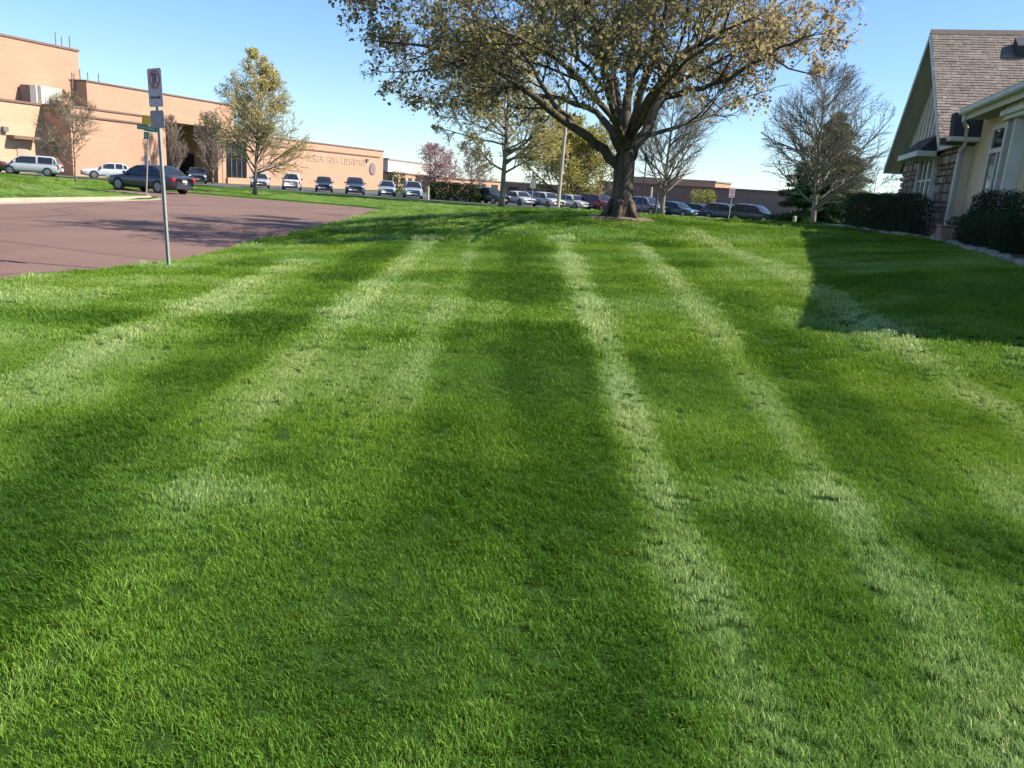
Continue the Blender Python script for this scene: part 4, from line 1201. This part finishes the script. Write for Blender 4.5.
def car_meshes(kind):
    if kind in _car_cache: return _car_cache[kind]
    K = KIND[kind]; hl = K['L'] / 2; w = K['w']; out = {}
    # lower body: stations along x
    xs = np.array([-1, -.985, -.94, -.85, -.7, -.5, -.25, 0, .2, .4, .55, .7, .82, .91, .965, .99, 1]) * hl
    def wid(x):
        t = abs(x) / hl; return w * (1 - .20 * max(0, (t - .72) / .28) ** 2.2)
    def top(x):
        if x > K['cowl']: return K['belt'] + (K['hood'] - K['belt']) * min(1, (x - K['cowl']) / .5) - .17 * max(0, (x - K['cowl']) / (hl - K['cowl'])) ** 2.6
        if x < K['tw']: return K['deck'] - .12 * ((K['tw'] - x) / (hl + K['tw'] + 1e-6)) ** 2
        return K['belt'] + (K['deck'] - K['belt']) * max(0, -x / (-K['tw'])) if x < 0 else K['belt']
    def bot(x):
        t = abs(x) / hl; return .20 + .16 * max(0, (t - .85) / .15) ** 1.5
    prof = [(0, 0), (.80, 0), (.95, .10), (1.0, .32), (1.0, .62), (.975, .86), (.90, .965), (.70, 1.0), (0, 1.02)]
    vs = []; fs = []
    for x in xs:
        b_, t_ = bot(x), top(x)
        end = 1 - max(0, (abs(x) / hl - .965) / .035) * .10
        ring = [(x, wid(x) * a * end, b_ + (t_ - b_) * (z if end == 1 else .5 + (z - .5) * (end - .02))) for a, z in prof]
        ring += [(x, -y_, z_) for (x_, y_, z_) in ring[-2:0:-1]]
        vs += ring
    n = 2 * len(prof) - 2
    for i in range(len(xs) - 1):
        for j in range(n):
            j2 = (j + 1) % n
            fs.append((i * n + j, i * n + j2, (i + 1) * n + j2, (i + 1) * n + j))
    fs.append(tuple(range(n))); fs.append(tuple(range((len(xs) - 1) * n + n - 1, (len(xs) - 1) * n - 1, -1)))
    # greenhouse loft
    sx = [K['cowl'] + .02, K['cowl'] * .55 + K['rf'] * .45, K['rf'], K['rf'] * .5 + K['rr'] * .5, K['rr'], K['rr'] * .5 + K['tw'] * .5, K['tw'] - .02]
    ht = [.0, .60, .94, 1.0, .95, .58, .0]
    if kind in ('suv', 'van'): ht = [.0, .60, .95, 1.0, .965, .62, .0]
    G = []
    for x, h in zip(sx, ht):
        zb = top(x) - .04; zr = zb + (K['H'] - K['belt'] + .04) * h
        wb = w * .955; tp = w * (.955 - .20 * h)
        row = [(x, wb, zb), (x, wb - (wb - tp) * .45, zb + (zr - zb) * .5), (x, tp + .02, zb + (zr - zb) * .90), (x, tp * .86, zr - .015 * h), (x, 0, zr + .01 * h)]
        row += [(a, -b2, c) for (a, b2, c) in row[3::-1]]
        G.append(row)
    g0 = len(vs); m_ = 9
    for row in G: vs += row
    for i in range(len(G) - 1):
        for j in range(m_ - 1):
            fs.append((g0 + i * m_ + j, g0 + (i + 1) * m_ + j, g0 + (i + 1) * m_ + j + 1, g0 + i * m_ + j + 1))
    mb = MB(); mb.add(vs, fs); out['body'] = mb
    Gn = np.array(G)
    def panel(i0, i1, j0, j1, shr=.06, off=.012):
        sub = Gn[i0:i1 + 1, j0:j1 + 1].reshape(-1, 3).copy()
        a, b_ = i1 - i0 + 1, j1 - j0 + 1
        sub3 = sub.reshape(a, b_, 3)
        ctr = sub.mean(0)
        nrm = np.cross(sub3[-1, 0] - sub3[0, 0], sub3[0, -1] - sub3[0, 0]); nrm /= np.linalg.norm(nrm) + 1e-9
        if np.dot(nrm, ctr - np.array([ctr[0] * .3, 0, .9])) < 0: nrm = -nrm
        sub = ctr + (sub - ctr) * (1 - shr) + nrm * off
        f = [(i * b_ + j, (i + 1) * b_ + j, (i + 1) * b_ + j + 1, i * b_ + j + 1) for i in range(a - 1) for j in range(b_ - 1)]
        q = MB(); q.add(sub, f); return q
    out['windshield'] = [panel(0, 2, 2, 6, .09)]
    out['rear_window'] = [panel(4, 6, 2, 6, .13)]
    sw = []
    for j0, j1 in ((0, 2), (6, 8)):
        sw += [panel(1, 3, j0, j1, .10), panel(3, 4, j0, j1, .12)]
        sw += [panel(4, 5, j0, j1, .22)]
    out['side_window'] = sw
    fx = hl; z_l = K['hood'] - .22; dz = K['deck'] - .20
    def lens(x, y0, y1, z, h, d): return MB().box(min(x, x + d), max(x, x + d), y0, y1, z - h / 2, z + h / 2, bev=.025)
    out['headlight'] = [lens(fx - .24, s * w * .78 - .17, s * w * .78 + .12, z_l, .15, .20) for s in (1, -1)]
    if kind in ('suv', 'van'):
        out['taillight'] = [lens(-fx + .05, s * w * .82 - .10, s * w * .82 + .10, dz - .06, .36, .13) for s in (1, -1)]
    else:
        out['taillight'] = [lens(-fx + .015, s * w * .74 - .20, s * w * .74 + .17, dz - .02, .17, .22) for s in (1, -1)]
    out['grille'] = [MB().box(fx - .06, fx + .006, -.42, .42, .50, .66, bev=.02)]
    out['bumper'] = [MB().box(fx - .10, fx + .004, -.62, .62, .27, .44, bev=.03), MB().box(-fx - .004, -fx + .12, -.62, .62, .27, .46, bev=.03)]
    out['number_plate'] = [MB().box(-fx - .022, -fx + .02, -.16, .16, .62, .74, bev=.005), MB().box(fx - .02, fx + .02, -.16, .16, .44, .49, bev=.005)]
    out['mirror'] = [MB().box(K['cowl'] - .25, K['cowl'] - .08, s * (w + .07) - .10, s * (w + .07) + .09, K['belt'] - .03, K['belt'] + .12, bev=.03) for s in (1, -1)]
    r = K['r']; whs = []
    out['wheel_arch'] = []
    for sxn in (1, -1):
        for s in (1, -1):
            x0 = sxn * K['axle']; yb = s * (w + .004)
            arch = MB(); k = 18
            pts = [(x0 + (r + .055) * math.cos(math.pi * 2 * i / k), s * (w - .06), r + (r + .055) * math.sin(math.pi * 2 * i / k)) for i in range(k)]
            arch.prism(pts, (0, s * .066, 0)); out['wheel_arch'].append(arch)
            ty = MB().lathe([(r * .66, -.085), (r * .94, -.095), (r, -.06), (r, .06), (r * .94, .095), (r * .66, .085)], 20, 'y', (x0, s * (w - .075), r))
            rm = MB(); c0 = (x0, s * (w + .006), r)
            for q in range(5):
                a = q * 2 * math.pi / 5
                d1 = np.array([math.cos(a), 0, math.sin(a)]); d2 = np.array([-math.sin(a), 0, math.cos(a)])
                cc_ = np.array(c0); p = [cc_ - d2 * .055, cc_ + d2 * .055, cc_ + d1 * r * .66 + d2 * .075, cc_ + d1 * r * .66 - d2 * .075]
                rm.prism([tuple(t) for t in p], (0, s * .018, 0))
            rm.lathe([(r * .62, -.004), (r * .70, -.004), (r * .70, .018), (r * .62, .018)], 20, 'y', (c0[0], c0[1] + .001 * s, c0[2]))
            rm.lathe([(r * .2, -.002), (r * .2, .022)], 10, 'y', c0)
            whs.append((ty, rm))
    out['wheel'] = whs
    res = {}
    for k_, v_ in out.items():
        if k_ == 'body': res[k_] = v_
        elif k_ == 'wheel': res[k_] = [(a.mesh('tyre', TYRE), b_.mesh('rim', RIM)) for a, b_ in v_]
        else:
            mm = {'windshield': CARGL, 'rear_window': CARGL, 'side_window': CARGL, 'headlight': LAMP, 'taillight': TAIL, 'grille': BLACKP, 'bumper': BLACKP, 'number_plate': PLATE, 'mirror': BLACKP, 'wheel_arch': BLACKP}[k_]
            res[k_] = [q.mesh(k_, mm, smooth=k_ in ('windshield', 'rear_window', 'side_window')) for q in v_]
    _car_cache[kind] = res
    return res
_paints = {}
def car(kind, colr, px, Yd, rz_deg, label, sc=1.0, group='cars in the school car park', py=195, metal=.25):
    p = at(px, py, Yd)
    zg = float(base_h(p[1])) + (.002 if group != 'x' else 0)
    if float(sdf(LOT, np.array([p[0]]), np.array([p[1]]))[0]) < 0: zg -= .02
    root = empty({'sedan': 'sedan_car', 'hatch': 'hatchback_car', 'suv': 'suv_car', 'van': 'minivan'}[kind], (p[0], p[1], zg), math.radians(rz_deg))
    root.scale = (sc, sc, sc)
    M_ = car_meshes(kind)
    if colr not in _paints: _paints[colr] = paint('car_paint', colr, metal)
    key = (kind, colr)
    if key not in _paints: _paints[key] = M_['body'].mesh('body', _paints[colr], smooth=True)
    link('body', _paints[key], root)
    for k_, lst in M_.items():
        if k_ == 'body': continue
        for q in lst:
            if k_ == 'wheel':
                tyre = link('wheel', q[0], root); link('rim', q[1], tyre)
            else: link(k_, q, root)
    tag(root, label, 'car', group)
    return root
WHT, SIL, DBL, NAVY, BLK, CHAR, LBL, MAR, GRN, PUR = (.62, .63, .63), (.50, .51, .52), (.07, .10, .16), (.05, .065, .11), (.025, .027, .03), (.06, .06, .072), (.34, .43, .54), (.24, .05, .06), (.04, .075, .065), (.18, .17, .22)
car('van', SIL, 31, 70, 198, 'silver minivan parked side on by the left brick wall', .93, py=165)
car('sedan', BLK, -25, 68, 200, 'black car cut by the left edge of the photo', py=165)
car('sedan', WHT, 110, 76, 212, 'white sedan parked left of the charcoal sedan on the road', 1.02, py=170)
car('sedan', CHAR, 151, 44.6, 160, 'charcoal sedan driving along the side street behind the street sign', 1.0, 'car on the street', py=190, metal=.35)
car('suv', NAVY, 197, 86, -66, 'dark car facing out by the school entrance', .96, py=178)
car('sedan', SIL, 260, 84, -72, 'silver car half hidden behind the yellow green tree', py=182)
car('suv', WHT, 292, 84, 104, 'white car seen from the back before the brick wall', .98, py=182)
car('suv', NAVY, 324, 85, -76, 'dark blue car left of the other dark blue one, below the lettering', .92, py=184)
car('suv', DBL, 355, 83, -77, 'dark blue car below the round emblem', 1.0, py=186)
car('suv', LBL, 387, 86, -78, 'pale silver blue car just right of the school end wall', .93, py=188)
car('suv', LBL, 413, 84, -80, 'light blue car right next to the pale post', 1.0, py=188)
car('suv', GRN, 490, 84, -40, 'dark green car in shade left of the tall budding tree', .95, py=194)
car('sedan', WHT, 520, 84, -58, 'leftmost of the three white cars by the light pole', .97, py=196)
car('suv', BLK, 534, 92, -70, 'black car squeezed between two white cars', .9, py=196)
car('hatch', WHT, 548, 83, -58, 'middle one of three white cars by the light pole', 1.0, py=197)
car('sedan', (.58, .58, .55), 574, 83, -55, 'rightmost of the three white cars, just right of the light pole', .98, py=199)
car('suv', MAR, 600, 82, -52, 'dark red car just left of the maple trunk', .97, py=199)
car('suv', PUR, 647, 80, -48, 'grey purple car behind the bare vase shaped tree', 1.0, py=204)
car('sedan', DBL, 677, 79, -44, 'blue sedan first to the right of the bare vase shaped tree', .98, py=206)
car('sedan', GRN, 701, 82, -42, 'dark low car between two blue cars on the right', .95, py=208)
car('hatch', DBL, 727, 77, -42, 'blue hatchback behind the small red and white sign', 1.05, py=210)
car('hatch', CHAR, 755, 74, -42, 'grey car last on the right in the parked row', 1.08, py=212)

# ------------------------------------------------------------------ signs and posts
WHITES = plain('sign_white', (.40, .38, .40), .5, .05, 5)
SIGNBK = plain('sign_black', (.02, .02, .022), .5, .1, 5)
SIGNRD = plain('sign_red', (.45, .03, .04), .5, .1, 5)
SIGNGR = plain('sign_green', (.01, .19, .10), .5, .08, 5)
SIGNYL = plain('sign_yellow', (.80, .42, .02), .5, .06, 5)
SIGNGY = plain('sign_faded', (.27, .25, .26), .6, .12, 5)
TANP = plain('tan_post', (.46, .40, .30), .7, .1, 4)

def rplate(w, h, t, r, z0, y=0.0):
    """rounded plate in the xz plane, front at -y"""
    pts = []
    for cx, cz, a0 in ((w / 2 - r, z0 + h - r, 0), (-w / 2 + r, z0 + h - r, 90), (-w / 2 + r, z0 + r, 180), (w / 2 - r, z0 + r, 270)):
        for k in range(5):
            a = math.radians(a0 + k * 22.5); pts.append((cx + r * math.cos(a), y, cz + r * math.sin(a)))
    return MB().prism(pts, (0, t, 0))
def ring(r0, r1, cz, y, n=30, cx=0.0):
    mb = MB(); vs = []; fs = []
    for i in range(n):
        a = 2 * math.pi * i / n
        for rr in (r0, r1): vs.append((cx + rr * math.cos(a), y, cz + rr * math.sin(a)))
    for i in range(n):
        j = (i + 1) % n; fs.append((2 * i, 2 * j, 2 * j + 1, 2 * i + 1))
    return mb.add(vs, fs)
def letter_p(mb, x, z, h, y, st=.035):
    w = h * .62
    mb.add([(x, y, z), (x + st, y, z), (x + st, y, z + h), (x, y, z + h)], [(0, 1, 2, 3)])
    n = 12; cx = x + w * .45; cz = z + h * .71; ro = h * .29; ri = ro - st
    vs = []; fs = []
    for i in range(n + 1):
        a = -math.pi / 2 + math.pi * i / n
        vs += [(cx + ro * math.cos(a) * .9, y, cz + ro * math.sin(a)), (cx + ri * math.cos(a) * .9, y, cz + ri * math.sin(a))]
    for i in range(n): fs.append((2 * i, 2 * i + 1, 2 * i + 3, 2 * i + 2))
    b = len(mb.v); mb.add(vs, fs)
    for s_ in (1, -1):
        zz = cz + s_ * (ro + ri) / 2
        mb.add([(x + st, y, zz - st / 2), (cx, y, zz - st / 2), (cx, y, zz + st / 2), (x + st, y, zz + st / 2)], [(0, 1, 2, 3)])
    return mb

sp = at(167, 257, 11.2); sp[2] = gz(sp[0], sp[1])
ns = empty('no_parking_sign', (sp[0], sp[1], sp[2]), math.radians(-52))
ns.rotation_euler = (math.radians(0.5), math.radians(-6.0) * 1.0, math.radians(-52))
ns.rotation_euler = (Matrix.Rotation(math.radians(-1.6), 3, 'Y') @ Matrix.Rotation(math.radians(-33), 3, 'Z')).to_euler()
PT = 2.62
MB().prism([(-.030, .006, -.3), (-.014, .006, -.3), (-.012, .036, -.3), (.012, .036, -.3), (.014, .006, -.3), (.030, .006, -.3), (.030, .011, -.3), (.018, .011, -.3), (.016, .042, -.3), (-.016, .042, -.3), (-.018, .011, -.3), (-.030, .011, -.3)], (0, 0, PT + .25)).build('post', STEEL, ns)
pl = rplate(.32, .49, .004, .03, PT - .47, -.002).build('plate', WHITES, ns)
ring(.098, .122, PT - .12, -.0045).build('red_ring', SIGNRD, pl)
letter_p(MB(), -.045, PT - .205, .17, -.0055).build('letter', SIGNBK, pl)
MB().add([(-.085, -.0065, PT - .055), (-.07, -.0065, PT - .037), (.085, -.0065, PT - .185), (.07, -.0065, PT - .203)], [(0, 1, 2, 3)]).build('slash', SIGNRD, pl)
mb = MB().add([(-.085, -.0045, PT - .362), (.085, -.0045, PT - .362), (.085, -.0045, PT - .338), (-.085, -.0045, PT - .338)], [(0, 1, 2, 3)])
mb.add([(-.125, -.0046, PT - .35), (-.08, -.0046, PT - .375), (-.08, -.0046, PT - .325)], [(0, 1, 2)]).add([(.125, -.0046, PT - .35), (.08, -.0046, PT - .325), (.08, -.0046, PT - .375)], [(0, 1, 2)])
mb.build('arrow', SIGNBK, pl)
p2 = rplate(.31, .23, .004, .03, PT - .745, -.002).build('lower_plate', SIGNGY, ns)
for zz in (PT - .06, PT - .42, PT - .55, PT - .70):
    MB().lathe([(.010, -.012), (.010, -.003)], 8, 'y', (0, 0, zz)).build('bolt', STEEL, ns)
tag(ns, 'grey no parking sign on a leaning steel post at the road edge', 'sign')

# street name sign
sp = at(146, 192, 40.0); sp[2] = gz(sp[0], sp[1])
ss = empty('street_sign', (sp[0], sp[1], sp[2]), math.radians(-14))
ss.rotation_euler = (0, math.radians(4.0), math.radians(-14))
MB().tube([(0, 0, -.2), (.10, 0, 3.7)], .035, 8).build('post', STEEL, ss)
rplate(.50, .42, .01, .03, 3.42, -.06).build('warning_plate', SIGNYL, ss)
for nm, x0, x1, yy, rot, zz in (('street_blade', -.12, .62, -.05, 0, 3.12), ('street_blade', -.50, .10, -.09, 0, 3.16)):
    bl = MB().box(x0, x1, yy, yy + .012, zz, zz + .23).build(nm, SIGNGR, ss)
    for k in range(4): MB().box(x0 + .07 + k * .14, x0 + .15 + k * .14, yy - .004, yy - .001, zz + .07, zz + .17).build('letter', WHITES, bl)
gp_ = rplate(.28, .34, .01, .03, 2.74, -.05).build('route_plate', SIGNGR, ss)
MB().box(-.05, .05, -.056, -.052, 2.82, 3.0).build('letter', WHITES, gp_)
rplate(.20, .36, .01, .02, 1.55, -.05).build('small_plate', WHITES, ss)
tag(ss, 'green street name sign with a yellow plate on top beside the charcoal sedan', 'sign')

# small red and white sign right of the cars
sp = at(728, 222, 40.0); sp[2] = gz(sp[0], sp[1])
rs = empty('parking_sign', (sp[0], sp[1], sp[2]), math.radians(12))
MB().tube([(0, 0, -.2), (.03, 0, 1.72)], .022, 6).build('post', STEEL, rs)
pl = rplate(.30, .46, .006, .03, 1.24, -.03).build('plate', WHITES, rs)
ring(.06, .10, 1.52, -.033).build('red_ring', SIGNRD, pl)
MB().box(-.10, .10, -.034, -.031, 1.30, 1.34).build('arrow', SIGNRD, pl)
tag(rs, 'small white and red sign on a thin post in front of the right parked cars', 'sign')

# white sign in the car park
sp = at(532, 200, 79.0); sp[2] = gz(sp[0], sp[1])
wsn = empty('car_park_sign', (sp[0], sp[1], sp[2]), math.radians(5))
MB().tube([(0, 0, -.2), (0, 0, 2.6)], .04, 6).build('post', STEEL, wsn)
rplate(.55, .85, .01, .04, 1.85, -.05).build('plate', WHITES, wsn)
tag(wsn, 'plain white sign above the leftmost white car', 'sign')

# light pole beside the maple and other posts
sp = at(557, 217, 31.0); sp[2] = gz(sp[0], sp[1])
lp = empty('light_pole', (sp[0], sp[1], sp[2]))
MB().tube([(0, 0, -.2), (.06, 0, 3), (.13, 0, 7.6)], [.07, .06, .05], 10).build('pole', TANP, lp)
MB().lathe([(.14, -.05), (.14, .05), (.10, .09)], 12).build('base', TANP, lp)
MB().box(-.1, .6, -.13, .13, 7.5, 7.66, bev=.04).build('lamp_head', GRILLE, lp)
tag(lp, 'tall pale tan light pole on the lawn left of the maple', 'pole')
sp = at(641, 212, 62.0); sp[2] = gz(sp[0], sp[1])
dp = empty('lamp_post', (sp[0], sp[1], sp[2]))
MB().tube([(0, 0, -.2), (0, 0, 4.3)], [.06, .045], 8).build('pole', BLACKP, dp)
MB().lathe([(.05, 4.25), (.17, 4.35), (.20, 4.62), (.10, 4.78), (.02, 4.85)], 12).build('lantern', BLACKP, dp)
tag(dp, 'thin dark lamp post between the maple trunk and the bare vase shaped tree', 'lamp post')
sp = at(654, 221, 29.0); sp[2] = gz(sp[0], sp[1])
sk_ = empty('stake', (sp[0], sp[1], sp[2]))
MB().tube([(0, 0, -.2), (.02, 0, .75)], [.04, .034], 7).build('shaft', BARK_D, sk_)
MB().lathe([(.045, .74), (.05, .77), (.03, .80)], 8).build('cap', BARK_D, sk_)
tag(sk_, 'short dark stake standing in the grass just right of the maple', 'post')
for px_, py_, Yd, h_, lab in ((428, 194, 81, 1.35, 'pale post beside the light blue car'), (795, 217, 60, .95, 'short pale post left of the evergreen'), (652, 186, 90, 2.9, 'pale post behind the bare vase shaped tree')):
    sp = at(px_, py_, Yd); sp[2] = gz(sp[0], sp[1])
    o = empty('bollard', (sp[0], sp[1], sp[2]))
    MB().lathe([(.13, -.2), (.13, h_ - .1), (.11, h_ - .03)], 12).build('shaft', TANP, o)
    MB().lathe([(.11, h_ - .029), (.06, h_), (.01, h_ + .01)], 12).build('cap', WHITES, o)
    tag(o, lab, 'post')

# shrubs along the car park
def row(label, px0, px1, Yd, h, d, mat, seed, dens=160, leaf=.16, rough=.3, py=198):
    a = at(px0, py, Yd)[:2]; b_ = at(px1, py, Yd)[:2]
    n_ = np.array([-(b_ - a)[1], (b_ - a)[0]]); n_ = n_ / np.linalg.norm(n_) * d
    hedge('shrub', label, [a, b_, b_ + n_, a + n_], h, mat, seed, dens, leaf, rough, cat='shrub')
row('green shrubs below the pink blossom trees', 430, 480, 83, 1.8, 1.8, SHRUB, 61, 420, .15)
row('yellow green shrub in front of the long brown hall, left of the two', 694, 716, 99, 3.0, 1.8, LIME, 62, 80, .22, .5)
row('low green shrub under the evergreen tree', 838, 866, 66, 1.6, 2.0, SHRUB, 64, 160, .16, .3, 214)
row('olive green shrub at the right end of the school wall', 388, 402, 92, 2.6, 1.6, SHRUB, 65, 120, .18, .4, 190)

# mulch round the maple
MUL = plain('wood_mulch', (.15, .11, .07), .95, .45, 14, bmp=.9, bscale=25)
g = np.random.default_rng(9); vs = [(TREE[0], TREE[1], gz(TREE[0], TREE[1]) + .03)]; fs = []
for k, rr in enumerate((.45, .75, .98)):
    for i in range(20):
        a = 2 * math.pi * i / 20; r_ = rr * (1 + .16 * g.normal() * (k == 2)); x_, y_ = TREE[0] + r_ * math.cos(a), TREE[1] + r_ * math.sin(a)
        vs.append((x_, y_, gz(x_, y_) + (.02 if k < 2 else -.02)))
for i in range(20):
    j = (i + 1) % 20; fs.append((0, 1 + i, 1 + j))
    for k in range(2): fs.append((1 + k * 20 + i, 1 + (k + 1) * 20 + i, 1 + (k + 1) * 20 + j, 1 + k * 20 + j))
tag(MB().add(vs, fs).build('mulch', MUL, smooth=True), 'tan mulch and litter round the foot of the maple', 'mulch', kind='stuff')
